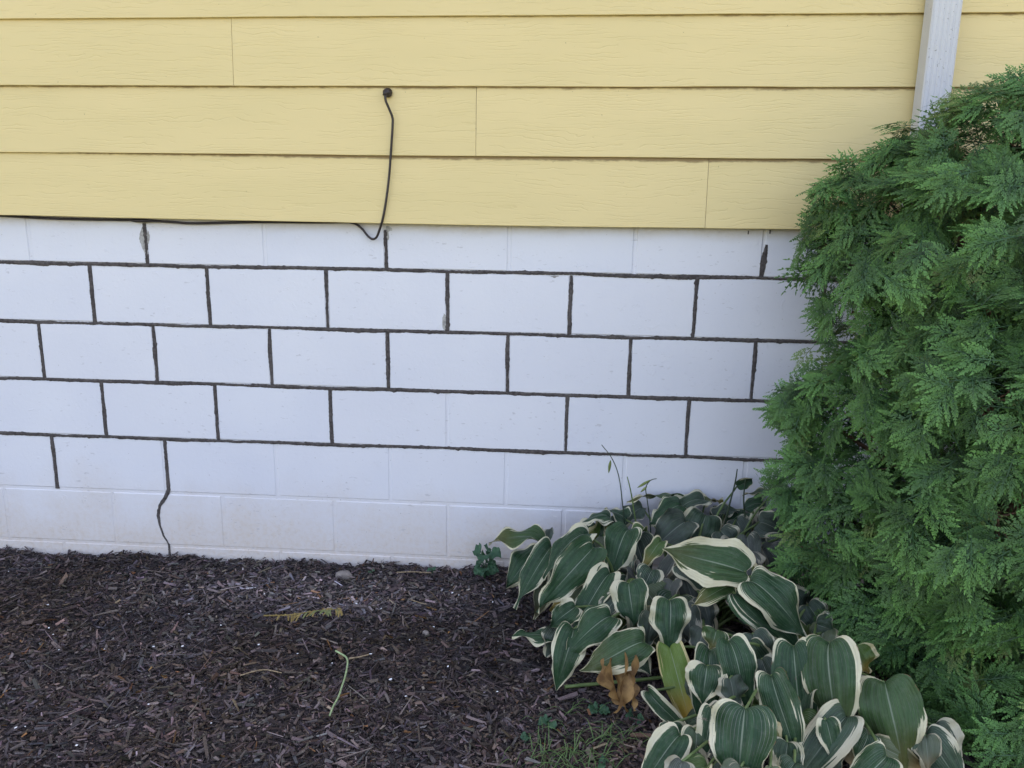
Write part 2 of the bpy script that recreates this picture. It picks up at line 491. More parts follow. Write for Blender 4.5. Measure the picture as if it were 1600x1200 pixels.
for V, Q, C in sets:
    Vs.append(V); Qs.append(Q + k); Cs.append(C); k += len(V)
ch = link('mulch_chips', big_mesh('mulch_chips', np.concatenate(Vs), np.concatenate(Qs), M['chips'], {'Col': ('FLOAT_COLOR', np.concatenate(Cs))}))
tag(ch, 'dark brown shredded bark mulch chips covering the bed', kind='stuff')

# ------------------------------------------------------------------ house: block foundation, lap siding, upper storey and roof
MOD, HGT, B0 = .4064, .2032, 1.05              # block module, course height, height of the topmost bed joint in view
house = empty('house', (0, 0, 0), 'house wall with yellow lap siding above a white painted concrete block foundation', 'house')
s = Shape(); s.box((-5.0, .0030, -.35), (4.6, .30, 1.27))
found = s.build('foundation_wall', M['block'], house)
tag(found, 'white painted concrete block foundation with dark repointed joints')
def block_mesh(w, h):
    bm_v, bv = [], .0028
    x, z, d = w/2, h/2, .02
    o = [(-x,-z),(x,-z),(x,z),(-x,z)]
    i = [(-x+bv,-z+bv),(x-bv,-z+bv),(x-bv,z-bv),(-x+bv,z-bv)]
    V = [(a, d, b) for a, b in o] + [(a, bv*.8, b) for a, b in o] + [(a, 0, b) for a, b in i]
    F = [(8,9,10,11)]
    for k in range(4):
        k2 = (k+1) % 4
        F += [(4+k,4+k2,8+k2,8+k), (k,k2,4+k2,4+k)]
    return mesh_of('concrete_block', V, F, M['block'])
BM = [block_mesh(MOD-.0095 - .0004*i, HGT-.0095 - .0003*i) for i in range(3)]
for c in range(-5, 8):                          # columns; courses 0 (under the siding) to 6 (half buried)
    for row in range(0, 7):
        half = .5 if row % 2 else 0.0
        cx = (c + half - .5) * MOD
        cz = B0 + HGT/2 - row*HGT
        o = bpy.data.objects.new('concrete_block', BM[R_.randrange(3)])
        COL.link(o); o.parent = found
        o.location = (cx + R_.uniform(-.0008,.0008), R_.uniform(-.0007,.0006) + (.0011 if row >= 4 else 0), cz + R_.uniform(-.0006,.0006))
        o.rotation_euler = (R_.uniform(-.003,.003), 0, R_.uniform(-.0015,.0015))

def ragged(name, pts, hw, parent=found, mat=None, seed=0, rag=1.0):
    """dark mortar run along a polyline in the wall plane, with ragged smeared edges, a little proud of the blocks"""
    rr = np.random.default_rng(seed + 100)
    P = np.array([(p[0], p[1]) for p in pts], float)
    H = np.array(hw if hasattr(hw, '__len__') else [hw]*len(P), float)
    seg = np.linalg.norm(np.diff(P, axis=0), axis=1); cum = np.concatenate([[0], np.cumsum(seg)])
    n = max(6, int(cum[-1] / .0035))
    tt = np.linspace(0, cum[-1], n)
    X = np.interp(tt, cum, P[:,0]); Z = np.interp(tt, cum, P[:,1]); Hh = np.interp(tt, cum, H)
    T = np.stack([np.gradient(X), np.gradient(Z)], 1); T /= np.linalg.norm(T, axis=1)[:,None]
    N = np.stack([-T[:,1], T[:,0]], 1)
    def rough():
        a = rr.normal(size=n)
        b = np.convolve(rr.normal(size=n), np.ones(9)/9, 'same')*2.2
        c = np.convolve(rr.normal(size=n), np.ones(40)/40, 'same')*3.5 if n > 60 else 0
        blob = np.convolve((rr.uniform(size=n) < .018).astype(float)*rr.uniform(.5, 2.6, n), [.5, 1, .8, .4], 'same')
        return (a*.00035 + b*.0009 + c*.0011 + blob*.0014) * rag
    wob = np.convolve(rr.normal(size=n), np.ones(25)/25, 'same')*.0016 if n > 40 else np.zeros(n)
    L = Hh + rough() + wob; Rr = Hh + rough() - wob
    V = []
    for sgn, d, y in ((1, L, .004), (1, L, -.0006), (0, None, -.0022), (-1, Rr, -.0006), (-1, Rr, .004)):
        off = N * ((sgn*d)[:,None] if sgn else 0)
        yy = y + (rr.normal(size=n)*.0003 if y < 0 else 0)
        V.append(np.stack([X + off[:,0], np.zeros(n) + yy, Z + off[:,1]], 1))
    V = np.stack(V, 1).reshape(-1, 3)
    F = []
    for i in range(n-1):
        for k in range(4):
            F.append((i*5+k, i*5+k+1, (i+1)*5+k+1, (i+1)*5+k))
    F += [(0,4,3,2,1), tuple((n-1)*5+k for k in range(5))]
    return build(name, V, F, mat or M['mortar'], parent)
sd = 0
for b in range(4):                              # bed joints
    zz = B0 - b*HGT
    xs = np.linspace(-2.2, 2.4, 24)
    ragged('mortar_joint', [(x, zz + R_.uniform(-.0018, .0018)) for x in xs], [.0056 + R_.uniform(-.0013, .0016) for _ in xs], seed=b)
def head(k, row, z_top=None, z_bot=None, hw=.0058, lean=0.0):
    global sd; sd += 1
    zt = B0 + HGT - row*HGT - .004 if z_top is None else z_top
    zb = B0 - row*HGT + .004 if z_bot is None else z_bot
    X = k*MOD
    n = 5
    pts = [(X + lean*(.5 - i/(n-1)) + R_.uniform(-.0012,.0012), zt + (zb-zt)*i/(n-1)) for i in range(n)]
    ragged('mortar_joint', pts, [hw*R_.uniform(.70, 1.30) for _ in range(n)], seed=40+sd)
head(-2, 0, 1.188); head(0, 0, 1.181, hw=.0052)
ragged('mortar_joint', [(3*MOD+.009, 1.157), (3*MOD+.0065, 1.13), (3*MOD+.002, 1.095), (3*MOD-.001, 1.054)], [.0035, .0065, .0095, .0075], seed=38)
for k in np.arange(-4.5, 5): head(k, 1)
for k in range(-5, 6): head(k, 2)
for k in (-4.5, -3.5, -2.5, -1.5, -.5, 1.5, 2.5, 3.5): head(k, 3)
head(-3, 4, None, at_y(88, 763, 0)[2], .0056); head(-4, 4)
cr = [(257,688),(259,715),(261,740),(263,765),(258,778),(250,790),(247,806),(250,822),(256,838),(264,851),(266,874)]
ragged('crack_repair', [at_y(x, y, 0)[[0,2]] for x, y in cr], [.006,.0055,.006,.0066,.0062,.0058,.0052,.004,.003,.003,.005], seed=77, rag=.7)
def patch(px, seed):
    rr = random.Random(seed)
    P = [at_y(x, y, 0) for x, y in px]
    P = catmull(P + [P[0]], 5)[:-1]
    c = sum(P) / len(P)
    V = [(p[0] + rr.uniform(-.001,.001), -.0009, p[2] + rr.uniform(-.001,.001)) for p in P]
    V2 = [(v[0], .003, v[2]) for v in V]
    n = len(V)
    F = [tuple(range(n))] + [(i, (i+1) % n, n+(i+1) % n, n+i) for i in range(n)]
    build('bare_patch', V + V2, F, M['bare'], found)
patch([(224,349),(218,368),(219,378),(226,394),(231,396),(228,370)], 1)
patch([(231,360),(234,369),(232,381),(229,372)], 5)
patch([(603,353),(609,354),(613,360),(607,362),(608,372),(605,374),(603,362)], 2)
patch([(694,490),(691,500),(692,513),(697,514),(697,495)], 3)
patch([(860,431),(866,434),(873,431)], 4)

for x, y in ((1169,363),(1203,362)):
    q = at_y(x, y, 0); s = Shape(); s.box((q[0]-.0016,-.004,q[2]-.006),(q[0]+.0014,.004,q[2]+.005)); s.build('nail', M['cable'], found)
# lap siding
s = Shape(); s.box((-5.0, -.012, 1.215), (4.6, .30, 3.45))
sid = s.build('siding_wall', M['sheath'], house)
tag(sid, 'yellow wood-grain lap siding boards')
def plank(x0, x1, zl, zr, seed):
    rr = np.random.default_rng(seed)
    n = max(3, int((x1-x0)/.06))
    X = np.linspace(x0, x1, n)
    Z = np.interp(X, [-1.25, 1.6], [zl, zr]); Z = zl + (X+1.25)*(zr-zl)/2.85
    if seed in (300, 320, 340): Z = Z + .0065*np.clip(((X-.25)/1.4)**2, 0, 1) - .002
    wob = np.convolve(rr.normal(size=n+8), np.ones(9)/9, 'valid')*.0016
    wz = np.convolve(rr.normal(size=n+4), np.ones(5)/5, 'valid')*.0009
    prof = [(-.0242, 0), (-.0330, 0), (-.0342, .0014), (-.0298, .10), (-.0252, .190), (-.0235, .222), (-.0160, .222)]
    V = np.stack([np.stack([X, y + wob*(1 if i in (1,2) else .7 if i == 3 else .25 if i == 0 else 0), Z + z + (wz if i < 3 else 0)], 1) for i, (y, z) in enumerate(prof)], 1).reshape(-1, 3)
    m = len(prof); F = []
    for i in range(n-1):
        for k in range(m):
            k2 = (k+1) % m
            F.append((i*m+k, (i+1)*m+k, (i+1)*m+k2, i*m+k2))
    F += [tuple(range(m)), tuple(reversed(range((n-1)*m, n*m)))]
    o = build('siding_plank', V, F, M['siding'], sid)
    at_ = o.data.attributes.new('h', 'FLOAT', 'POINT')
    at_.data.foreach_set('value', np.tile(np.array([z for y, z in prof], np.float32), n))
rows = [(1.203,1.207,1.025),(1.410,1.422,.299),(1.616,1.632,-.467),(1.815,1.838,2.25),(2.020,2.045,-1.9)]
for i, (zl, zr, xj) in enumerate(rows):
    plank(xj-3.66, xj-.0006, zl, zr, 300+i); plank(xj+.0006, xj+3.66, zl, zr, 320+i)
    if xj - 3.66 > -2.8: plank(xj-7.32, xj-3.6612, zl, zr, 340+i)
V, F = [], []                                   # boards above the picture, one sheet in the same lap profile
zz = 2.235; k = 0
while zz < 3.42:
    V += [(-5,-.034,zz),(4.6,-.034,zz+.03),(4.6,-.022,zz+.235),(-5,-.022,zz+.205)]; V += [(-5,-.0135,zz),(4.6,-.0135,zz+.03)]
    F += [(k,k+1,k+2,k+3),(k,k+4,k+5,k+1)]; k += 6; zz += .205
build('upper_siding', V, F, M['siding'], house)
s = Shape(); s.box((-5, .31, -.3), (4.6, 7.0, 3.44)); s.build('house_body', M['siding'], house)
s = Shape()
s.add([(-5.4,-.38,3.42),(5.0,-.38,3.42),(5.0,3.6,5.6),(-5.4,3.6,5.6),(-5.4,7.5,3.42),(5.0,7.5,3.42),
       (-5.4,-.38,3.56),(5.0,-.38,3.56),(5.0,3.6,5.75),(-5.4,3.6,5.75),(-5.4,7.5,3.56),(5.0,7.5,3.56)],
      [(6,7,8,9),(9,8,11,10),(0,3,2,1),(3,4,5,2),(0,1,7,6),(4,10,11,5),(0,6,9,3),(3,9,10,4),(1,2,8,7),(2,5,11,8),(0,4,5,1)])
s.build('roof', M['roof'], house)
s = Shape(); s.box((-5.4,-.48,3.40),(5.0,-.385,3.51)); s.build('gutter', M['trim'], house)

# ------------------------------------------------------------------ downspout
DSX = 1.652
ds = empty('downspout', (DSX, -.075, 0), 'white ribbed rectangular downspout running down the siding behind the shrub', 'downspout')
prof = []
w, d = .041, .060
front = [(-w,-.0)]
xs = np.linspace(-w+.006, w-.006, 41)
prof = [(-w, d), (-w, .004), (-w+.004, 0)] + [(x, .0020*max(0, math.sin((x+w)/(2*w)*math.pi*2*5.5))**1) for x in xs] + [(w-.004, 0), (w, .004), (w, d)]
def extrude(prof, z0, z1, x, y):
    n = len(prof)
    V = [(x+a, y+b, z0) for a, b in prof] + [(x+a, y+b, z1) for a, b in prof]
    F = [(i, (i+1) % n, n+(i+1) % n, n+i) for i in range(n)]
    return V, F
V, F = extrude(prof, .22, 3.42, DSX, -.112)
build('pipe', V, F, M['downspout'], ds)
s = Shape(); s.add([(DSX-w,-.112,.22),(DSX+w,-.112,.22),(DSX+w,-.05,.22),(DSX-w,-.05,.22),(DSX-w,-.26,.05),(DSX+w,-.26,.05),(DSX+w,-.225,.005),(DSX-w,-.225,.005)],
                   [(0,1,5,4),(1,2,6,5),(2,3,7,6),(3,0,4,7),(4,5,6,7)])
s.build('elbow', M['downspout'], ds)
for zb in (.9, 2.6):
    s = Shape(); s.box((DSX-w-.002,-.1145,zb),(DSX+w+.002,-.1135,zb+.025)); s.box((DSX-w-.0035,-.1145,zb),(DSX-w-.002,-.034,zb+.025)); s.box((DSX+w+.002,-.1145,zb),(DSX+w+.0035,-.034,zb+.025))
    s.build('strap', M['trim'], ds)

# ------------------------------------------------------------------ cable
cb = empty('coaxial_cable', tuple(at_y(606,145,-.04)), 'thin black cable leaving a grommet in the siding and running along its lower edge', 'cable')
pts = [at_y(605,146,-.046), at_y(602,150,-.053), at_y(603,158,-.053), at_y(608,170,-.049), at_y(613,183,-.044), at_y(613.5,195,-.043), at_y(611,235,-.041), at_y(608,275,-.040), at_y(603,315,-.041),
       at_y(598,342,-.040), at_y(592,362,-.030), at_y(588,371,-.024), at_y(582,373.5,-.020), at_y(575,369,-.015), at_y(566,358,-.011), at_y(556,350,-.010), at_y(545,347,-.010)]
s = Shape(); s.tube(catmull(pts, 6), .0038, 8); s.build('drop_cable', M['cable'], cb, True)
pts = [at_y(x, y, -.0085) for x, y in [(545,347),(500,347.5),(440,347),(400,347),(350,348),(300,349),(270,347),(245,345.5),(215,344),(180,343.5),(120,342.5),(60,340.5),(0,337),(-60,336),(-200,333)]]
s = Shape(); s.tube(catmull(pts, 6), .0040, 8); s.build('wall_cable', M['cable'], cb, True)
pts = [at_y(x, y, -.0105) for x, y in [(202,343.5),(212,344.5),(225,345),(238,345.5),(252,346)]]
s = Shape(); s.tube(catmull(pts, 5), [.003,.0036,.0044,.005,.0056,.006,.006,.0062,.006,.0061,.006,.0058,.0055,.005,.0045,.0042,.004,.0038,.0035,.0034,.003], 9); s.build('tape_wrap', M['cable'], cb, True)
gc = at_y(606,145,-.030)
s = Shape(); s.tube([gc, gc+np.array([0,-.004,0]), gc+np.array([-.001,-.010,0]), gc+np.array([-.003,-.018,-.001]), gc+np.array([-.004,-.021,-.001])], [.0150,.0152,.0132,.0105,.0065], 10); s.tube([gc+np.array([.004,-.006,.001]), gc+np.array([-.004,-.020,-.002]), gc+np.array([-.0065,-.024,-.010])], [.009,.0075,.0055], 10); s.build('grommet', M['cable'], cb, True)

# ------------------------------------------------------------------ arborvitae
def spray_shape(seed, detail):
    rr = random.Random(seed)
    V, Q, T = [], [], []
    L = rr.uniform(.085, .110)
    def z_at(x, y): return -1.3*x*x - 2.4*y*y
    def kite(p, q, w, t0, t1, fat=.55):
        p = np.array(p); q = np.array(q); d = q - p; n = np.array([-d[1], d[0]]); n = n/(np.linalg.norm(n)+1e-9)
        m = p + d*fat; k = len(V); j = rr.uniform(-.002, .0015)
        for c, t, dz in ((p, t0, 0), (m+n*w/2, (t0+t1)/2, -.0006), (q, t1, j), (m-n*w/2, (t0+t1)/2, -.0006)):
            V.append((c[0], c[1], z_at(c[0], c[1]) + dz)); T.append(t)
        Q.append((k, k+1, k+2, k+3))
    def comb(p, ang, ln, w, spacing, pl, curve):
        """an axis with pinnae in a comb on both sides, tips forward"""
        p = np.array(p, float); n = max(3, int(round(ln/spacing))); a = ang; prev = p.copy()
        for i in range(n):
            a += curve/n
            q = prev + np.array([math.cos(a), math.sin(a)])*ln/n
            f = (i+.5)/n
            if i % 2 == 1 or i == n-1:
                kite(prev - (q-prev)*.9, q + (q-prev)*.15, w*1.15, f*.5, f*.8, .5)
            for sd_ in (1, -1):
                if detail == 0 and sd_*(-1)**i < 0: continue
                l = pl*(1.10 - .85*f)*rr.uniform(.8, 1.15)*(.55 if i == 0 else 1)
                b = a + sd_*rr.uniform(.50, .66)
                e = q + np.array([math.cos(b), math.sin(b)])*l
                kite(q, e, w*(1.0 if detail else 2.3), .2+.4*f, .55+.45*f, .62)
                if detail and l > pl*.6 and rr.random() < .55:
                    m = q + (e-q)*.48; b2 = b - sd_*.70
                    kite(m, m + np.array([math.cos(b2), math.sin(b2)])*l*.46, w*.85, .3+.4*f, .7+.3*f)
            prev = q
        kite(prev, prev + np.array([math.cos(a), math.sin(a)])*spacing*1.5, w*1.1, .7, 1.0)
    wd = .0033
    sp = .0068 if detail else .013
    def plume(x0, y0, ang, ln, side=0):
        comb((x0, y0), ang, ln, wd, sp, .0165*(.6 + ln/.12), rr.uniform(-.25, .25))
    kite((-.03,0), (L*.5, 0), wd, 0, .2, .6)
    plume(L*.32, 0, rr.uniform(-.08,.08), L*.62)
    for i in range(3):
        for sd_ in (1, -1):
            f = (i + (.40 if sd_ > 0 else .0)) / 3
            plume(L*(-.02 + .56*f), 0, sd_*rr.uniform(.72, .98)*(1-.22*f), L*rr.uniform(.44, .58)*(1-.25*f))
    return np.array(V), np.array(Q), np.array(T)
HI = [spray_shape(500+i, 1) for i in range(7)]
LO = [spray_shape(600+i, 0) for i in range(4)]
TR = np.array([1.80, -.60, 0.0])
shrub = empty('arborvitae_shrub', tuple(TR), 'tall dense green arborvitae shrub with flat feathery sprays beside the downspout', 'shrub')
# lobes of foliage: picture position, distance from the wall, radius
lob = [(1575,300,-.50,.235),(1500,235,-.34,.12),(1440,262,-.32,.11),(1385,310,-.32,.12),(1335,325,-.32,.10),(1295,385,-.32,.085),(1400,250,-.30,.07),(1480,300,-.36,.15),(1400,395,-.40,.185),(1330,385,-.30,.09),(1420,520,-.44,.17),(1345,495,-.37,.105),(1325,572,-.42,.09),(1620,1150,-.95,.17),(1540,1130,-.86,.11),(1335,655,-.46,.170),(1270,640,-.40,.085),(1345,790,-.50,.190),(1265,770,-.42,.095),(1300,860,-.56,.115),
       (1420,915,-.62,.185),(1355,960,-.66,.095),(1530,1010,-.72,.195),(1470,1040,-.74,.12),(1520,440,-.66,.23),(1550,620,-.78,.25),(1470,560,-.66,.135),(1560,810,-.84,.26),(1470,740,-.76,.15),(1480,880,-.80,.15),
       (1640,420,-.62,.26),(1720,640,-.72,.30),(1720,900,-.76,.32),(1640,1100,-.80,.24),(1600,210,-.46,.12),(1680,250,-.45,.22)]
LOB = [(at_y(x, y, Y), r) for x, y, Y, r in lob]
LOB += [(np.array([2.15, -.45, z]), r) for z, r in ((.25,.30),(.6,.36),(1.0,.33),(1.35,.24))] + [(np.array([1.75,-.28,z]), .2) for z in (.3,.6,.9,1.2)]
SC = np.array([c for c, r in LOB]); SR = np.array([r for c, r in LOB])
# clumps of fans: a clump sits on a lobe, its fans radiate from it like overlapping shingles
P, Nn, AX, PN, LAY, HUE = [], [], [], [], [], []
ctr = np.array([1.85, -.52, 0])
unit = lambda v: v/(np.linalg.norm(v, axis=-1, keepdims=True) + 1e-9)
for i, (c, r) in enumerate(LOB):
    for layer, (rf, dens) in enumerate(((1.0, 104), (.60, 62), (.38, 55))):
        m = int(4*math.pi*(r*rf)**2*dens) + 3
        ga = math.pi*(3 - math.sqrt(5)); k = np.arange(m) + .5                      # even spread over the lobe, then jittered
        zc = 1 - 2*k/m; th = ga*k + RNG.uniform(0, 6.28)
        d = np.stack([np.sqrt(1-zc*zc)*np.cos(th), np.sqrt(1-zc*zc)*np.sin(th), zc], 1)
        d = unit(d + RNG.normal(0, .16, (m, 3)))
        q = c + d*(r*rf*RNG.uniform(.78, 1.17, m))[:,None]
        for j in range(m):
            o = q[j] - ctr; o[2] = 0; o = unit(o)
            n_ = unit(d[j]*.6 + o*.5 + np.array([0, 0, .12]))
            pc = unit(n_*.60 + np.array([-.05, -.60, .55]) + RNG.normal(0, .40, 3))
            a = n_*np.array([1, .6, 1])*RNG.uniform(.3, .7) + np.array([0, 0, -1.0])*RNG.uniform(-.15, .50) + o*.20 + RNG.normal(0, .34, 3)
            a[2] += np.clip((q[j][2] - 1.15)/.35, 0, 1)*.6
            a = unit(a - pc*np.dot(a, pc)); b = np.cross(pc, a)
            hue = RNG.uniform(0, 1)
            for f in range(RNG.integers(4, 7)):
                t = RNG.normal(0, .55)
                ax_f = unit(a*math.cos(t) + b*math.sin(t) - pc*.12 + RNG.normal(0, .10, 3))
                pf = unit(pc + RNG.normal(0, .15, 3)); pf = unit(pf - ax_f*np.dot(pf, ax_f))
                P.append(q[j] + ax_f*RNG.uniform(-.005, .045) + pc*RNG.uniform(-.022, .016) + b*RNG.normal(0, .018)); AX.append(ax_f); PN.append(pf); Nn.append(n_); LAY.append(layer); HUE.append(np.clip(hue + RNG.normal(0, .12), 0, 1))
P, Nn, ax, pn, LAY, HUE = [np.array(v) for v in (P, Nn, AX, PN, LAY, HUE)]
D = np.min(np.linalg.norm(P[:,None,:] - SC[None], axis=2) / SR[None], axis=1)          # deep inside another lobe: drop
GAP = [(at_y(1372,700,-.62),(.05,.30,.075)),(at_y(1362,500,-.50),(.035,.28,.06)),(at_y(1405,760,-.66),(.045,.25,.05)),(at_y(1290,560,-.45),(.05,.2,.03)),(at_y(1330,900,-.6),(.05,.2,.03)),(at_y(1560,330,-.7),(.03,.2,.04)),(at_y(1585,480,-.8),(.03,.2,.04)),(at_y(1530,560,-.85),(.03,.14,.03)),(at_y(1590,760,-.95),(.03,.14,.035)),(at_y(1500,700,-.85),(.025,.14,.035)),(at_y(1460,990,-.8),(.03,.14,.03))]
GAP += [(at_y(x, y, Y), (r, .13, r*.8)) for x, y, Y, r in ((1440,420,-.6,.03),(1310,440,-.42,.025),(1495,395,-.75,.028),(1420,620,-.66,.03),(1545,690,-1.0,.03),(1475,800,-.9,.03),(1390,860,-.72,.03),(1550,900,-1.05,.03),(1440,900,-.8,.025),(1300,720,-.5,.025),(1290,820,-.52,.025),(1590,620,-1.,.028),(1590,980,-.9,.03),(1480,500,-.75,.025))]
carve = np.ones(len(P), bool)                    # dark hollows between the branch clumps
for gc_, gr_ in GAP: carve &= (((P - gc_)/np.array(gr_))**2).sum(1) > 1
keep = carve & (D > np.where(LAY == 0, .88, np.where(LAY == 1, .50, .30))) & (P[:,1] < -.06) & (P[:,2] > .04)
size = RNG.uniform(.78, 1.18, len(P))
root = P - ax*(.045*size)[:,None]
tipp = root + ax*.10*size[:,None]
keep &= (tipp[:,1] < -.05) & (tipp[:,2] > .01)
P, Nn, LAY, ax, pn, HUE, size, root, D = [v[keep] for v in (P, Nn, LAY, ax, pn, HUE, size, root, D)]
bx = np.cross(pn, ax); nrm = Nn
n = len(P)
toc = CAM_LOC - P; dist = np.linalg.norm(toc, axis=1); facing = np.sum(nrm*toc, 1)/dist
cc = (P - CAM_LOC) @ CAM_M
sx, sy = 800 + FPX*cc[:,0]/-cc[:,2], 600 - FPX*cc[:,1]/-cc[:,2]
infr = (sx > 1120) & (sx < 1650) & (sy > 60) & (sy < 1260)
use_hi = (facing > -.15) & (LAY < 2) & (sx < 1680)
# the sprays that show largest stand as parts of their own
depth_rank = np.where((LAY == 0) & infr & (sx < 1610) & (sy < 1210) & (facing > .25), size/dist*(1 + .5*D), -1)
hero = np.argsort(-depth_rank)[:300]
is_hero = np.zeros(n, bool); is_hero[hero] = True
HM = []
for i, (V, Q, T) in enumerate(HI):
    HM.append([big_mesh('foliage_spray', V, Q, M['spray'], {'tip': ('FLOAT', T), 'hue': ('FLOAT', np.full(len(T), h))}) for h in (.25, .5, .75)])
for j in hero:
    o = bpy.data.objects.new('foliage_spray', HM[j % 7][j % 3]); COL.link(o); o.parent = shrub
    m = np.eye(4); m[:3,0] = ax[j]*size[j]; m[:3,1] = bx[j]*size[j]; m[:3,2] = pn[j]*size[j]; m[:3,3] = root[j] - TR
    o.matrix_local = Matrix(m.tolist())
Vs, Qs, Ts, Hs, k = [], [], [], [], 0
vid = RNG.integers(0, 1000, n)
for lst, sel in ((HI, use_hi & ~is_hero), (LO, ~use_hi & ~is_hero)):
    for vi, (V, Q, T) in enumerate(lst):
        idx = np.where(sel & (vid % len(lst) == vi))[0]
        if not len(idx): continue
        B = np.stack([ax[idx], bx[idx], pn[idx]], 1) * size[idx][:,None,None]       # rows: local axes
        vs = np.einsum('vk,nkj->nvj', V, B) + root[idx][:,None,:]
        Vs.append(vs.reshape(-1, 3)); nv = len(V)
        Qs.append((Q[None] + (np.arange(len(idx))*nv)[:,None,None]).reshape(-1, 4) + k); k += nv*len(idx)
        Ts.append(np.tile(T, len(idx))); Hs.append(np.repeat(HUE[idx], nv))
print('sprays', n, 'hi', int(use_hi.sum()), 'tris', sum(len(q) for q in Qs)*2)
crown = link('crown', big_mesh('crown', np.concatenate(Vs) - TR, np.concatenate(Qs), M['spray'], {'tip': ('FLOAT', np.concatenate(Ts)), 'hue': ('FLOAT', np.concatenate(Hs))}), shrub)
crown['kind'] = 'stuff'
s = Shape(); s.tube(catmull([TR+np.array(v) for v in [(0,0,-.05),(.01,.01,.3),(-.02,.03,.7),(.02,.05,1.1),(.03,.06,1.4)]], 5), list(np.linspace(.05, .012, 21)), 9)
s.build('trunk', M['bark'], shrub, True)
for i, (c, r) in enumerate(LOB):
    st = TR + np.array([0, .03, max(.1, c[2]*.72)])
    e = c + (c-st)*.05
    mid = (st+e)/2 + np.array([R_.uniform(-.03,.03), R_.uniform(-.03,.03), R_.uniform(-.05,.02)])
    s = Shape(); cv = catmull([st, mid, e], 5); s.tube(cv, list(np.linspace(.012, .003, len(cv))), 6)
    for q in range(5):
        b = np.array(cv[R_.randrange(4, len(cv))]); t = b + np.array([R_.gauss(0,1), R_.gauss(0,1), R_.gauss(.1,.6)])*r*.36
        t[1] = min(t[1], -.05)
        s.tube([b, (b+t)/2 + np.array([0,0,-.01]), t], [.0030,.0024,.0015], 5)
    s.build('limb', M['bark'], shrub, True)

# ------------------------------------------------------------------ hostas
def leaf_mesh(base, tip, width, nh, arch, cup, wave, phase, roll, seed, mat, fold=0.0, NS=24, NTT=25, tear=0.0):
    rr = random.Random(seed)
    base = np.asarray(base, float); tip = np.asarray(tip, float)
    L = np.linalg.norm(tip - base); a = (tip - base)/L
    nh = np.asarray(nh, float); nh = nh - a*np.dot(nh, a); nh /= np.linalg.norm(nh)
    b = np.cross(nh, a)
    c, s_ = math.cos(roll), math.sin(roll)
    b, nh = b*c + nh*s_, nh*c - b*s_
    V, UV = [], []
    ph2, fr = rr.uniform(0, 6.28), rr.uniform(5.5, 9.0)
    curl = rr.uniform(-.35, .35); twist = rr.gauss(0, .55)
    for i in range(NS+1):
        s = (i/NS)**1.45
        g = s**.45*(1-s)**.98/.408
        g = g*(1 - .30*max(0, s-.74)/.26)
        g = max(g, .02)
        zc = arch*L*(math.sin(math.pi*s**.52) - .10*s)
        sag = -.06*L*max(0, s-.75)/.25*abs(arch)*4
        for j in range(NTT+1):
            t = -1 + 2*j/NTT
            x = t*g*width*.5
            lobe = .21*L*(abs(t)**1.2)*(1-s)**3*min(1, g*1.2)
            y = s*L - lobe
            z = zc + sag + cup*width*(abs(t)**1.6)*g - .05*width*math.exp(-(t/.10)**2)*(1-s)
            z += wave*width*(abs(t)**2.2)*math.sin(fr*s*1.8 + (phase if t > 0 else ph2)) * min(1, s*4)
            z += .016*width*math.cos(t*22)*(1-abs(t)*.3)*min(1, 3*s)*(1-s)
            z += fold*width*abs(t)*g*.5
            x += curl*.12*L*math.sin(math.pi*s)*s
            e = 1.0
            if abs(t) > .9: x *= 1 + .02*math.sin(37*s + ph2) - tear*max(0, math.sin(9*s+phase))**4*.16
            tw = twist*(s-.3); x, z = x*math.cos(tw) - (z-zc)*math.sin(tw), zc + (z-zc)*math.cos(tw) + x*math.sin(tw)
            V.append(base + a*y + b*x + nh*z); UV.append(((t+1)/2, s))
    F = []
    n1 = NTT+1
    for i in range(NS):
        for j in range(NTT):
            F.append((i*n1+j, i*n1+j+1, (i+1)*n1+j+1, (i+1)*n1+j))
    return V, F, UV
def add_leaf(parent, base, tip, width, nh=None, arch=.12, cup=-.08, wave=.05, roll=0.0, seed=0, margin=.30, vein=.3, brown=.0, yellow=0.0, shade=0.0, fold=0.0, name='leaf', mat=None, tear=0.0):
    rr = random.Random(seed*7+1)
    if nh is None:
        nh = (CAM_LOC - np.asarray(base)); nh = nh/np.linalg.norm(nh)*.8 + np.array([0, -.05, .55])
    V, F, UV = leaf_mesh(base, tip, width, nh, arch, cup, wave, rr.uniform(0, 6.28), roll, seed, mat, fold, tear=tear)
    o = build(name, V, F, mat or M['hosta'], parent, True)
    lay = o.data.uv_layers.new(name='leaf')
    lp = np.empty(len(o.data.loops), np.int32); o.data.loops.foreach_get('vertex_index', lp)
    lay.data.foreach_set('uv', np.array(UV, np.float32)[lp].ravel())
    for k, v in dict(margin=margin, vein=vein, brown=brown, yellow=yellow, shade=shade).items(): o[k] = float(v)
    return o
ROOT = {'b': np.array([1.03, -.36, 0]), 'f': np.array([1.20, -.80, 0]), 'l': np.array([.82, -.42, 0])}
HO = {'b': empty('hosta_plant', tuple(ROOT['b']), 'hosta clump rising against the block wall, with one big upturned white-edged leaf in front', 'hosta'),
      'l': empty('hosta_plant', tuple(ROOT['l']), 'hosta clump leaning left over the mulch, long drooping white-margined leaves', 'hosta'),
      'f': empty('hosta_plant', tuple(ROOT['f']), 'nearest hosta clump with broad ribbed leaves, in front of the shrub at the bottom', 'hosta')}
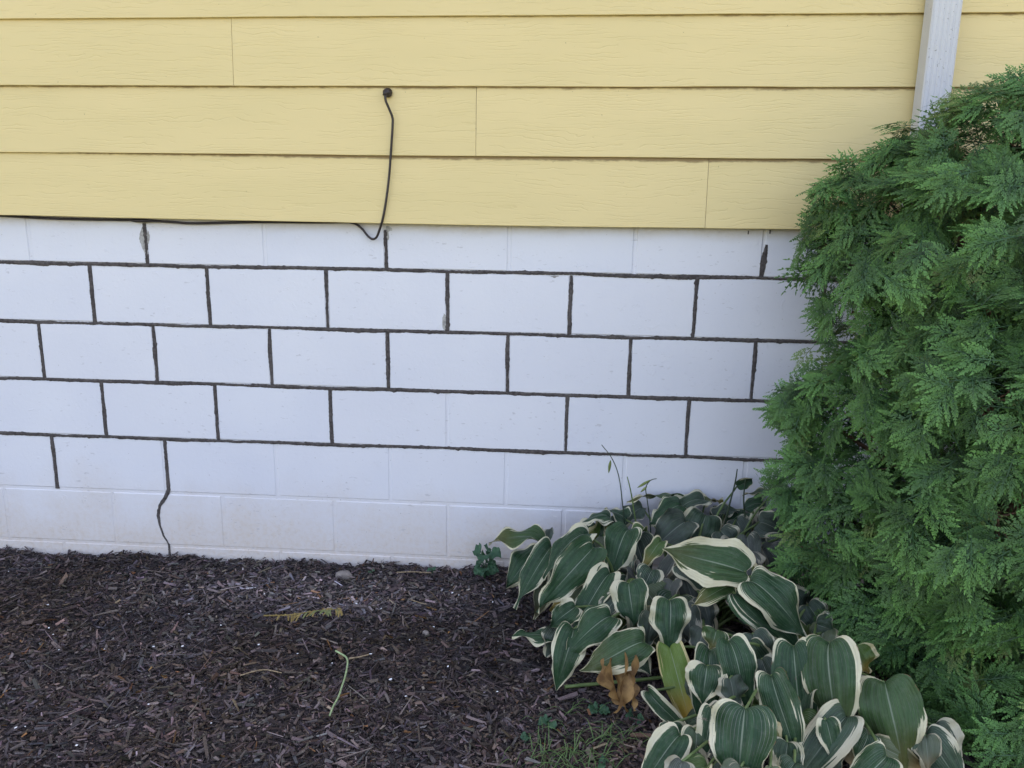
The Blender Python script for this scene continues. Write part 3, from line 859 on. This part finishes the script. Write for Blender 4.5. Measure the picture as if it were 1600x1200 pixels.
# plant, stalk end (px, py), height, tip (px, py), width px, extras
LV = [
 ('l',(845,853),.20,(774,845),46,dict(roll=.75,margin=.18,yellow=.12,arch=.2)),
 ('l',(842,860),.17,(797,911),50,dict(margin=.22,roll=.35)),
 ('l',(862,855),.22,(810,938),40,dict(margin=.26,brown=.30,roll=-.25)),
 ('l',(921,838),.28,(856,893),46,dict(margin=.30,roll=.5,arch=.22)),
 ('l',(926,856),.29,(850,944),52,dict(margin=.26,arch=.14,roll=-.1)),
 ('l',(983,828),.30,(956,895),58,dict(margin=.26,arch=.16,vein=.15)),
 ('l',(953,813),.28,(907,818),42,dict(roll=.55,margin=.24,arch=.26)),
 ('l',(850,852),.19,(861,826),15,dict(margin=.2,fold=.8,shade=.2)),
 ('b',(978,812),.25,(948,796),34,dict(margin=.25,roll=.6)),
 ('b',(1003,788),.27,(974,818),34,dict(margin=.08,shade=.25,roll=.5)),
 ('b',(1062,786),.29,(990,780),30,dict(margin=.32,yellow=.15,roll=1.05,wave=.16)),
 ('b',(1064,790),.31,(1020,814),46,dict(margin=.22,roll=.35,wave=.12)),
 ('b',(1072,815),.30,(1023,857),62,dict(margin=.05,shade=.32,brown=.26,cup=.1)),
 ('b',(1010,831),.28,(987,858),26,dict(margin=.30,yellow=.35,fold=.9,roll=.7)),
 ('b',(1034,846),.29,(1005,884),24,dict(margin=.28,yellow=.30,brown=.25)),
 ('b',(1063,866),.27,(1024,929),19,dict(margin=.10,shade=.55,vein=1.,fold=1.1)),
 ('l',(916,882),.22,(866,945),34,dict(margin=.38,yellow=.35,roll=-.5)),
 ('l',(953,896),.24,(898,976),44,dict(margin=.24,arch=.1)),
 ('l',(983,911),.25,(990,974),54,dict(margin=.24,arch=.2)),
 ('b',(1046,938),.27,(1047,1008),66,dict(margin=.32,arch=.16,cup=-.14)),
 ('l',(955,964),.19,(891,1018),52,dict(margin=.20,arch=.16,brown=.15)),
 ('l',(896,983),.15,(873,1067),56,dict(margin=.40,arch=.16)),
 ('l',(1006,1003),.19,(919,1043),66,dict(margin=.24,arch=.18,yellow=.08,tear=1.)),
 ('l',(862,999),.08,(808,992),34,dict(margin=.30,roll=.5,brown=.2)),
 ('l',(899,948),.18,(864,977),38,dict(margin=.2)),
 ('l',(856,905),.12,(838,960),30,dict(margin=.15,shade=.3,yellow=.15)),
 ('b',(1165,893),.34,(1051,861),90,dict(margin=.44,yellow=.07,arch=.06,cup=.05,vein=.05,roll=-.15)),
 ('b',(1172,908),.33,(1249,987),78,dict(margin=.24,vein=1.,arch=.16,roll=.15)),
 ('b',(1150,928),.29,(1243,1012),64,dict(margin=.32,arch=.12)),
 ('b',(1140,916),.29,(1088,942),32,dict(margin=.30,yellow=.2,roll=.4)),
 ('b',(1102,805),.31,(1086,852),68,dict(margin=.24,vein=.9,shade=.15,arch=.18)),
 ('b',(1116,806),.28,(1151,799),28,dict(margin=.25,shade=.3,roll=-.7)),
 ('b',(1166,804),.28,(1132,822),34,dict(margin=.3,brown=.3,roll=.5)),
 ('b',(1186,816),.30,(1229,836),46,dict(margin=.2,vein=.8,shade=.3,roll=-.3)),
 ('b',(1168,838),.29,(1181,894),36,dict(margin=.15,vein=1.,shade=.45)),
 ('b',(1225,838),.28,(1212,884),46,dict(margin=.2,vein=1.,shade=.35,brown=.2)),
 ('b',(1190,852),.26,(1202,895),30,dict(margin=.1,vein=1.,shade=.5)),
 ('b',(1240,862),.24,(1228,902),38,dict(margin=.3,shade=.2)),
 ('b',(1060,884),.26,(1104,924),34,dict(margin=.35,vein=.7,shade=.25)),
 ('b',(1070,905),.23,(1092,965),40,dict(margin=.15,vein=.9,shade=.5)),
 ('b',(1068,948),.22,(1086,1005),42,dict(margin=.35,shade=.45,brown=.25)),
 ('b',(1096,935),.23,(1109,980),38,dict(margin=.3,shade=.45,vein=.7)),
 ('f',(1109,1016),.24,(1096,1124),64,dict(margin=.12,vein=1.,arch=.14,brown=.18,tear=1.)),
 ('f',(1138,1002),.27,(1168,1100),60,dict(margin=.16,vein=1.,arch=.16,brown=.26,tear=.8)),
 ('f',(1120,985),.24,(1112,1012),40,dict(margin=.25,yellow=.15,brown=.3)),
 ('f',(1176,990),.25,(1198,1046),48,dict(margin=.12,vein=.9,shade=.25)),
 ('f',(1205,1056),.26,(1242,1188),64,dict(margin=.22,vein=.7,arch=.16,roll=.2)),
 ('f',(1165,1107),.25,(1154,1225),108,dict(margin=.20,vein=1.,arch=.16,tear=.6,brown=.12)),
 ('f',(1240,1010),.28,(1263,1168),74,dict(margin=.22,vein=.3,brown=.34,arch=.14)),
 ('f',(1296,1004),.31,(1304,1140),94,dict(margin=.20,vein=.9,arch=.16,cup=-.16,yellow=.06)),
 ('f',(1335,1012),.25,(1352,1048),52,dict(margin=.28,yellow=.4)),
 ('f',(1382,1066),.24,(1409,1200),102,dict(margin=.30,vein=.9,arch=.14,cup=-.14,yellow=.14)),
 ('f',(1446,1150),.15,(1500,1222),72,dict(margin=.04,vein=.9,shade=.15)),
 ('f',(1322,1120),.18,(1246,1222),70,dict(margin=.26,vein=.8,shade=.15)),
 ('f',(1290,1125),.19,(1302,1185),36,dict(margin=.35,brown=.25)),
 ('f',(1385,1182),.17,(1322,1240),62,dict(margin=.22,vein=.7)),
 ('f',(1062,1148),.15,(1006,1222),62,dict(margin=.28,vein=.3,brown=.12)),
 ('f',(1086,1140),.16,(1082,1216),44,dict(margin=.25,yellow=.1,shade=.15)),
 ('f',(1112,1108),.20,(1096,1184),36,dict(margin=.5,brown=.38)),
 ('f',(1046,1010),.17,(1082,1138),44,dict(margin=.05,yellow=.85,arch=.1)),
 ('f',(1014,1080),.10,(1076,1148),26,dict(margin=.30,roll=.3)),
 ('b',(1147,752),.36,(1166,737),16,dict(margin=.1,fold=.8)),
 ('b',(1187,742),.34,(1152,750),26,dict(margin=.35,shade=.1,roll=.8,yellow=.1)),
 ('b',(1182,772),.30,(1150,796),42,dict(margin=.25,roll=.3)),
 ('b',(1074,786),.28,(1119,773),32,dict(margin=.4,yellow=.2,roll=-.9)),
 ('b',(1101,788),.30,(1040,812),46,dict(margin=.18,shade=.15,arch=.2)),
 ('b',(1130,795),.27,(1118,818),36,dict(margin=.2,shade=.15)),
 ('b',(1260,905),.24,(1282,960),40,dict(margin=.25,shade=.2)),
 ('f',(1275,975),.22,(1300,985),44,dict(margin=.25,shade=.2,roll=.5)),
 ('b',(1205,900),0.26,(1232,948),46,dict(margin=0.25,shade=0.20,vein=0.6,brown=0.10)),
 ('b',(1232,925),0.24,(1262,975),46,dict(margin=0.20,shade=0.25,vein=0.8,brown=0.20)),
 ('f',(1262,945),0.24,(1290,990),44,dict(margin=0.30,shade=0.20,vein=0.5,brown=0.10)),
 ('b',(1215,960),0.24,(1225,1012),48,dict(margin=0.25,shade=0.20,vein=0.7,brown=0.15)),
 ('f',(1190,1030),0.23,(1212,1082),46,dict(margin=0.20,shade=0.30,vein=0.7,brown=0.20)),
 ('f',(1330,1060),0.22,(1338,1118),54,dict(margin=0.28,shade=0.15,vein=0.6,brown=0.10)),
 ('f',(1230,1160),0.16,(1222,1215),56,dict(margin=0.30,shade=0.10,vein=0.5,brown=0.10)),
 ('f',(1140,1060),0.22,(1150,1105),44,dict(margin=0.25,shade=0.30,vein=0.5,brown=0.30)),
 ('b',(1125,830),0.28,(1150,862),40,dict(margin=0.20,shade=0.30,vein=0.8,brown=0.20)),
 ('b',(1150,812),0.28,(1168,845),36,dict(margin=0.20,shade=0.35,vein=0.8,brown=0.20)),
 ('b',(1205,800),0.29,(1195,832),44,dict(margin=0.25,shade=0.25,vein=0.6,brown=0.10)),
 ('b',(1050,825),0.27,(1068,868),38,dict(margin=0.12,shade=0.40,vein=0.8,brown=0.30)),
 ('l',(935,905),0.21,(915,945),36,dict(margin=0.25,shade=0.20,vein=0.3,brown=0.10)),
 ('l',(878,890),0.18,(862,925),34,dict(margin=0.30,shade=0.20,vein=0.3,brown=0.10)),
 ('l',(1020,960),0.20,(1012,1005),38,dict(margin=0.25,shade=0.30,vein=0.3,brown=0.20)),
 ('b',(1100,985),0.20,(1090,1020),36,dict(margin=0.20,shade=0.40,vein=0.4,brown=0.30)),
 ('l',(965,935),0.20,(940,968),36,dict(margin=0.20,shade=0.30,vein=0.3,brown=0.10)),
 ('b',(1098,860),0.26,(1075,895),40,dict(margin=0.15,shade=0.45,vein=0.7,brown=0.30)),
]
def petiole(parent, root, base, r0=.0055, r1=.0030, seed=0, mat=None, dry=False):
    rr = random.Random(seed)
    st = root + np.array([rr.gauss(0,.045), rr.gauss(0,.045), 0]); st[2] = float(ground_h(st[0], st[1])) - .01
    b = np.asarray(base); 
    m = st*.45 + b*.55; m[2] = b[2]*.72 + .02
    s = Shape(); cv = catmull([st, m, b], 5); s.tube(cv, list(np.linspace(r0, r1, len(cv))), 6)
    s.build('petiole', mat or M['stalk'], parent, True)
for i, (pl, bp, zb, tp, w, kw) in enumerate(LV):
    base = at_z(*bp, zb); dp = depth_of(base); sc = dp/FPX
    dy = tp[1]-bp[1]
    zt = zb - max(-.02, dy*sc*.80)
    zt = max(zt, .028)
    tip = at_z(*tp, zt); tip = base + (tip-base)*1.14
    if base[1] > -.05: base[1] = -.05
    if tip[1] > -.03: tip[1] = -.03
    L = np.linalg.norm(tip-base)
    kw = dict(kw); q = random.Random(i*13+5); kw.setdefault('arch', .15)
    kw['arch'] *= q.uniform(.6, 1.25); kw['margin'] = kw.get('margin', .3)*q.uniform(.40, .85); kw['vein'] = kw.get('vein', .3)*q.uniform(.15, .6); kw['brown'] = max(kw.get('brown', 0), q.uniform(0, .22)); kw.setdefault('tear', q.choice((0, 0, .8))); kw['roll'] = kw.get('roll', 0) + q.gauss(0, .22); kw.setdefault('cup', q.uniform(-.16, .08)); kw.setdefault('wave', q.uniform(.08, .22))
    zt = zt - .15*kw['arch']*L
    add_leaf(HO[pl], base, tip, w*sc*(1.10 if w < 56 else .95), seed=900+i, **kw)
    petiole(HO[pl], ROOT[pl], base, seed=i)
# smaller, duller leaves that fill the mound between the large ones
fr = random.Random(21)
poly = [(800,850),(905,800),(1000,775),(1110,768),(1190,750),(1240,830),(1275,930),(1340,1000),(1420,1060),(1480,1150),(1500,1200),(1040,1200),(1010,1130),(1075,1060),(960,1000),(870,1010),(830,940)]
def inside(x, y):
    c = False
    for (x0, y0), (x1, y1) in zip(poly, poly[1:] + poly[:1]):
        if (y0 > y) != (y1 > y) and x < (x1-x0)*(y-y0)/(y1-y0) + x0: c = not c
    return c
k = 0
while k < 64:
    x, y = fr.uniform(800, 1500), fr.uniform(750, 1200)
    if not inside(x, y): continue
    k += 1
    near = sorted(LV, key=lambda v: (v[1][0]-x)**2 + (v[1][1]-y)**2)[:3]
    zb = max(.06, sum(v[2] for v in near)/3 - fr.uniform(.015, .05)); pl = near[0][0]
    base = at_z(x, y, zb); sc = depth_of(base)/FPX; ln = fr.uniform(48, 80)
    tx, ty = x + (x-1120)*.08 + fr.gauss(0, 22), y + ln*fr.uniform(.6, 1.0)
    tip = at_z(tx, ty, max(.03, zb - (ty-y)*sc*.75))
    base[1] = min(base[1], -.05); tip[1] = min(tip[1], -.035)
    add_leaf(HO[pl], base, tip, ln*sc*fr.uniform(.62, .85), arch=fr.uniform(.08,.2), cup=fr.uniform(-.15,.2), wave=fr.uniform(.08,.24), roll=fr.gauss(0,.4), seed=2100+k, margin=fr.uniform(.05,.24), vein=fr.uniform(.1,.9), shade=fr.choice((0,.1,.3,.45,.55)), brown=fr.uniform(0,.36), yellow=fr.choice((0,0,0,0,.3,.6)), tear=fr.choice((0,0,1.)))
    petiole(HO[pl], ROOT[pl], base, seed=2100+k)
def filler(pl, n, rad, zmax, seed):
    rr = random.Random(seed); c = ROOT[pl]
    for i in range(n):
        th = rr.uniform(0, 6.28); r = rad*math.sqrt(rr.uniform(.02, 1)); x, y = c[0]+r*math.cos(th), c[1]+r*math.sin(th)*.9
        if y > -.10: continue
        z = max(.07, zmax*(1-(r/rad)**2*.7)*rr.uniform(.55,.95))
        base = np.array([x, y, z]); ln = rr.uniform(.09,.14)
        tip = base + np.array([math.cos(th+rr.gauss(0,.5))*ln*.8, math.sin(th+rr.gauss(0,.5))*ln*.8, -ln*rr.uniform(.3,.8)])
        tip[1] = min(tip[1], -.03); tip[2] = max(tip[2], .03)
        add_leaf(HO[pl], base, tip, ln*rr.uniform(.55,.75), nh=np.array([math.cos(th)*.5, math.sin(th)*.5-.1, .8]), seed=seed*100+i, margin=rr.uniform(.1,.32), vein=rr.uniform(0,.8), shade=rr.uniform(.0,.4), brown=rr.uniform(0,.3), yellow=.2 if rr.random()<.15 else 0)
        petiole(HO[pl], c, base, seed=seed*50+i)
filler('b', 20, .30, .24, 3); filler('l', 10, .20, .17, 4); filler('f', 20, .32, .19, 5)
# withered orange leaf hanging from the left clump
b_, t_ = at_z(966,1026,.165), at_z(978,1113,.05)
add_leaf(HO['l'], b_, t_, .050, arch=.05, wave=.34, cup=.18, seed=77, name='dead_leaf', mat=M['dead'], fold=-.9, roll=.5, tear=1.)['label'] = 'withered orange leaf'
add_leaf(HO['l'], b_+np.array([.012,.006,-.004]), t_+np.array([-.022,-.012,.004]), .040, arch=.10, wave=.36, cup=.3, seed=78, name='dead_leaf', mat=M['dead'], fold=.9, roll=-.6, tear=1.)
add_leaf(HO['l'], b_+np.array([-.010,-.004,-.01]), t_+np.array([-.018,.006,.016]), .034, arch=.12, wave=.4, cup=.35, seed=80, name='dead_leaf', mat=M['dead'], fold=1.1, roll=.9, tear=1.)
add_leaf(HO['l'], b_+np.array([.012,-.006,-.03]), t_+np.array([.020,-.008,.01]), .024, arch=.05, wave=.4, cup=.3, seed=81, name='dead_leaf', mat=M['dead'], fold=.8, roll=-1., tear=1.)
add_leaf(HO['l'], at_z(985,1018,.14), at_z(990,1046,.09), .022, wave=.25, cup=.3, seed=79, name='dead_leaf', mat=M['dead'])
petiole(HO['l'], ROOT['l'], b_, seed=5, mat=M['straw'])
s = Shape(); s.tube(catmull([at_z(882,1073,.020), at_z(935,1068,.022), at_z(1000,1062,.025), at_z(1060,1055,.03)], 5), .0048, 7); s.build('petiole', M['stalk'], HO['l'], True)
# flower stalks with seed pods
def scape(px, zs, rad, mat=M['scape']):
    P = [at_z(x, y, z) for (x, y), z in zip(px, zs)]
    for p in P: p[1] = min(p[1], -.03)
    s = Shape(); cv = catmull(P, 6); s.tube(cv, list(np.linspace(rad, rad*.55, len(cv))), 6)
    return s.build('flower_stalk', mat, HO['b'], True)
def pod(par, p0, p1, r=.004):
    p0, p1 = np.asarray(p0), np.asarray(p1)
    s = Shape(); f = [0,.12,.3,.5,.7,.88,1]; s.tube([p0+(p1-p0)*k for k in f], [.0007, r*.6, r, r*1.05, r*.9, r*.5, .0007], 7)
    s.build('seed_pod', M['pod'], par, True)
def line_y(px, Y): return [at_y(x, y, Y) for x, y in px]
def scape_y(px, Y, rad, mat=M['scape']):
    s = Shape(); cv = catmull(line_y(px, Y), 6); s.tube(cv, list(np.linspace(rad, rad*.5, len(cv))), 6)
    return s.build('flower_stalk', mat, HO['b'], True)
a = scape_y([(985,880),(976,820),(973,790),(967,745),(956,716),(940,695)], -.17, .0026)
pod(a, at_y(954,719,-.17), at_y(951,739,-.17), .0046)
scape_y([(1000,860),(991,800),(985,765),(980,745)], -.16, .0034, M['stalk'])
a = scape_y([(1018,850),(1015,810),(1011,780),(1009,763),(1014,753),(1020,749),(1026,748)], -.20, .0022)
pod(a, at_y(1016,750,-.20), at_y(996,762,-.20), .0042); pod(a, at_y(1011,760,-.20), at_y(1001,769,-.20), .0038)
scape_y([(1128,840),(1139,792),(1148,757),(1152,733)], -.18, .0036, M['scape'])
scape_y([(1165,815),(1162,780),(1165,748)], -.15, .0036, M['scape'])

# ------------------------------------------------------------------ weeds, grass and litter
def weed(name, px, label, n, size, seed, zl=.06, cat='weed'):
    rr = random.Random(seed)
    c = at_z(*px, .01); c[1] = min(c[1], -.04); c[2] = float(ground_h(c[0], c[1]))
    e = empty(name, tuple(c), label, cat)
    for i in range(n):
        th = rr.uniform(0, 6.28); h = zl*rr.uniform(.35, 1); r = size*rr.uniform(.3, 1.0)
        b = c + np.array([math.cos(th)*r*.5, min(math.sin(th)*r*.5, .03), h])
        t = b + np.array([math.cos(th)*size*.75, math.sin(th)*size*.6 - .01, -size*.15])
        t[1] = min(t[1], -.012); b[1] = min(b[1], -.015); t[2] = max(t[2], c[2]+.012)
        s = Shape(); s.tube([c, (c+b)/2 + np.array([0,0,.008]), b], .0012, 5); s.build('stem', M['weed'], e, True)
        V, F, UV = leaf_mesh(b, t, size*rr.uniform(.8, 1.1), np.array([0,-.5,.8]), .1, .1, .14, rr.uniform(0,6), 0, seed*9+i, None, NS=10, NTT=8)
        build('leaf', V, F, M['weed'], e, True)
weed('violet_weed', (757,905), 'small dark green round-leaved weed against the wall left of the hostas', 14, .048, 31, .11)
weed('seedling', (580,893), 'tiny green sprout at the wall base right of the stone', 2, .014, 32, .014)
weed('seedling', (676,890), 'tiny upright green sprout at the wall base near the straw', 2, .016, 33, .03)
weed('lobed_weed', (858,1124), 'low dark green weed on the mulch below the leftmost drooping hosta leaf', 6, .024, 34, .016)
weed('lobed_weed', (935,1108), 'low dark green weed just left of the withered orange leaf', 5, .026, 35, .016)
weed('lobed_weed', (990,1122), 'low dark green weed right below the withered orange leaf', 4, .022, 36, .014)
weed('lobed_weed', (826,1148), 'pale green weed at the left end of the grass patch', 3, .020, 37, .016)
weed('lobed_weed', (945,1196), 'green weed leaf at the bottom edge among the grass', 4, .022, 38, .016)
def tuft(px, label, n, ln, seed, spread=.05):
    rr = random.Random(seed)
    c = at_z(*px, .005); c[2] = float(ground_h(c[0], c[1]))
    e = empty('grass_tuft', tuple(c), label, 'grass', 'grass tufts on the mulch')
    for i in range(n):
        th = rr.uniform(0, 6.28); l = ln*rr.uniform(.4, 1.0)
        b = c + np.array([rr.gauss(0,spread), rr.gauss(0,spread*.6), .004]); b[2] = float(ground_h(b[0], b[1])) + .006
        d = np.array([math.cos(th), math.sin(th), 0]); w = np.array([-d[1], d[0], 0])*.0013
        V, F = [], []
        for k in range(7):
            f = k/6; p = b + d*l*f + np.array([0,0, .32*l*math.sin(math.pi*min(1, f*1.02))*rr.uniform(.8,1.1)]); ww = w*(1-f*.85)
            V += [p-ww, p+np.array([0,0,.0006]), p+ww]
        for k in range(6):
            F += [(k*3,k*3+1,k*3+4,k*3+3),(k*3+1,k*3+2,k*3+5,k*3+4)]
        build('blade', V, F, M['grass'], e, True)
tuft((900,1188), 'green grass tuft at the bottom edge left of the hosta', 80, .095, 41, .06)
tuft((960,1158), 'thin grass blades reaching towards the lower left hosta leaf', 20, .13, 42, .03)
tuft((868,1122), 'few grass blades over the low weed at the left', 7, .09, 43, .03)
tuft((925,1105), 'few thin grass blades beside the withered orange leaf', 6, .09, 44, .03)

def strand(name, px, lift, rad, mat, label, cat, group=None):
    P = []
    for x, y in px:
        p = at_z(x, y, lift); p[2] = float(ground_h(p[0], p[1])) + lift; P.append(p)
    cv = catmull(P, 6); s = Shape(); s.tube(cv, list(np.linspace(rad, rad*.8, len(cv))), 7)
    o = s.build(name, mat, None, True, loc=P[0]); tag(o, label, cat, group); return o
strand('green_stem', [(524,1014),(532,1017),(541,1024),(543,1036),(539,1055),(534,1072),(529,1088),(521,1103),(515,1119)], .022, .0028, M['fresh'], 'pale green curved stem lying on the mulch', 'stem')
strand('straw', [(375,1054),(395,1048),(415,1045),(440,1049)], .022, .0020, M['straw'], 'tan straw left of the pale green stem', 'straw', 'dry straws on the mulch')
strand('straw', [(620,896),(645,893),(674,890)], .022, .0022, M['straw'], 'straight tan straw close to the wall', 'straw', 'dry straws on the mulch')
strand('straw', [(545,1026),(560,1024),(577,1021)], .020, .0024, M['straw'], 'short brown straw at the bend of the green stem', 'straw', 'dry straws on the mulch')
strand('straw', [(643,934),(655,939),(667,944)], .020, .0015, M['straw'], 'thin straw slanting on the mulch below the wall straw', 'straw', 'dry straws on the mulch')
# dried cedar sprig
c0 = at_z(430,961,.022); sp = empty('dried_cedar_sprig', tuple(c0), 'dried yellow-brown cedar sprig lying on the mulch', 'twig')
ax_ = [at_z(x, y, z) for x, y, z in [(412,962,.018),(450,961,.022),(480,957,.026),(505,953,.03),(535,952,.026)]]
s = Shape(); cv = catmull(ax_, 6); s.tube(cv, list(np.linspace(.0024,.0012,len(cv))), 6); s.build('twig', M['dried'], sp, True)
rr = random.Random(3)
for i in range(46):
    f = rr.uniform(.15, 1) if i > 16 else rr.uniform(.5, 1); b = np.array(cv[min(len(cv)-1, int(f*(len(cv)-1)))])
    sd_ = rr.choice((-1, -1, 1)); ln = rr.uniform(.012, .034)*(1.2 if sd_ < 0 else .55)
    d = np.array([rr.uniform(-.9,.7), sd_*rr.uniform(.5,1.0), 0]); d /= np.linalg.norm(d)
    V, F = [], []
    for k in range(5):
        q = k/4; p = b + d*ln*q + np.array([-.004*q*q, 0, .004*math.sin(math.pi*q) - .006*q]); w = np.array([-d[1], d[0], 0])*.0034*(1-.8*abs(q-.4))
        V += [p-w, p+np.array([0,0,.001]), p+w]
    for k in range(4): F += [(k*3,k*3+1,k*3+4,k*3+3),(k*3+1,k*3+2,k*3+5,k*3+4)]
    build('leaflet', V, F, M['dried_green'] if (f > .45 and rr.random() < .5) else M['dried'], sp, True)
# stones
def stone(px, r, label, seed, sq=(1.25, .9, .72)):
    rr = np.random.default_rng(seed)
    c = at_z(*px, .012); c[1] = min(c[1], -r*1.05); c[2] = float(ground_h(c[0], c[1])) + r*.30
    V, F = [], []; nu, nv = 14, 8
    off = rr.uniform(0, 20)
    for j in range(nv+1):
        for i in range(nu):
            th, ph = 2*math.pi*i/nu, math.pi*j/nv
            d = np.array([math.sin(ph)*math.cos(th), math.sin(ph)*math.sin(th), math.cos(ph)])
            q = 1 + .22*float(fbm(d[0]*2+off, d[1]*2+d[2]*1.7, .6))
            d = np.sign(d)*np.abs(d)**.8
            V.append(c + d*r*q*np.array(sq))
    for j in range(nv):
        for i in range(nu):
            F.append((j*nu+i, j*nu+(i+1) % nu, (j+1)*nu+(i+1) % nu, (j+1)*nu+i))
    o = build('stone', V, F, M['stone'], None, True, loc=c); tag(o, label, 'stone', 'stones in the mulch')
stone((537,895), .024, 'brownish stone half sunk in the mulch at the wall base', 1)
stone((524,908), .008, 'tiny grey pebble beside the stone at the wall base', 2)
stone((665,985), .010, 'small round grey pebble in the middle of the mulch', 3, (1,.9,.9))
# white paint flakes
fl = [(557,942),(707,927),(717,930),(770,942),(678,979),(579,1020),(519,1035),(634,1084),(777,1077),(778,1002),(790,929),(756,923),(413,925),(404,1006),(640,998),(596,950),(232,1100),(13,890),(76,979),(83,989),(92,1015),(75,945),(285,1010),(163,1014),(295,958),(345,976),(465,1020),(40,1140),(330,1130),(25,1140),(120,1165),(700,1040),(610,1060),(240,1012)]
for i, (x, y) in enumerate(fl):
    rr = random.Random(i+50); p = at_z(x, y, .02); p[2] = float(ground_h(p[0], p[1])) + .020
    n = rr.randint(5, 7); r = rr.uniform(.0024, .0052); el = rr.uniform(.35, .9); yw = rr.uniform(0, 3.14); tl = rr.uniform(-.5,.5)
    V = []
    for lvl in (0, .0007):
        for k in range(n):
            th = 2*math.pi*k/n; q = r*(.75+.4*random.Random(i*31+k).random())
            a_, b_ = q*math.cos(th), q*el*math.sin(th)
            V.append(p + np.array([a_*math.cos(yw)-b_*math.sin(yw), a_*math.sin(yw)+b_*math.cos(yw), lvl + a_*tl*.5]))
    F = [tuple(range(n, 2*n)), tuple(reversed(range(n)))] + [(k, (k+1) % n, n+(k+1) % n, n+k) for k in range(n)]
    o = build('paint_flake', V, F, M['flake'], None, False, loc=p); tag(o, 'tiny white paint flake lying on the dark mulch', 'paint flake', 'paint flakes on the mulch')

for o in bpy.data.objects:
    if 'wl' in o: del o['wl']
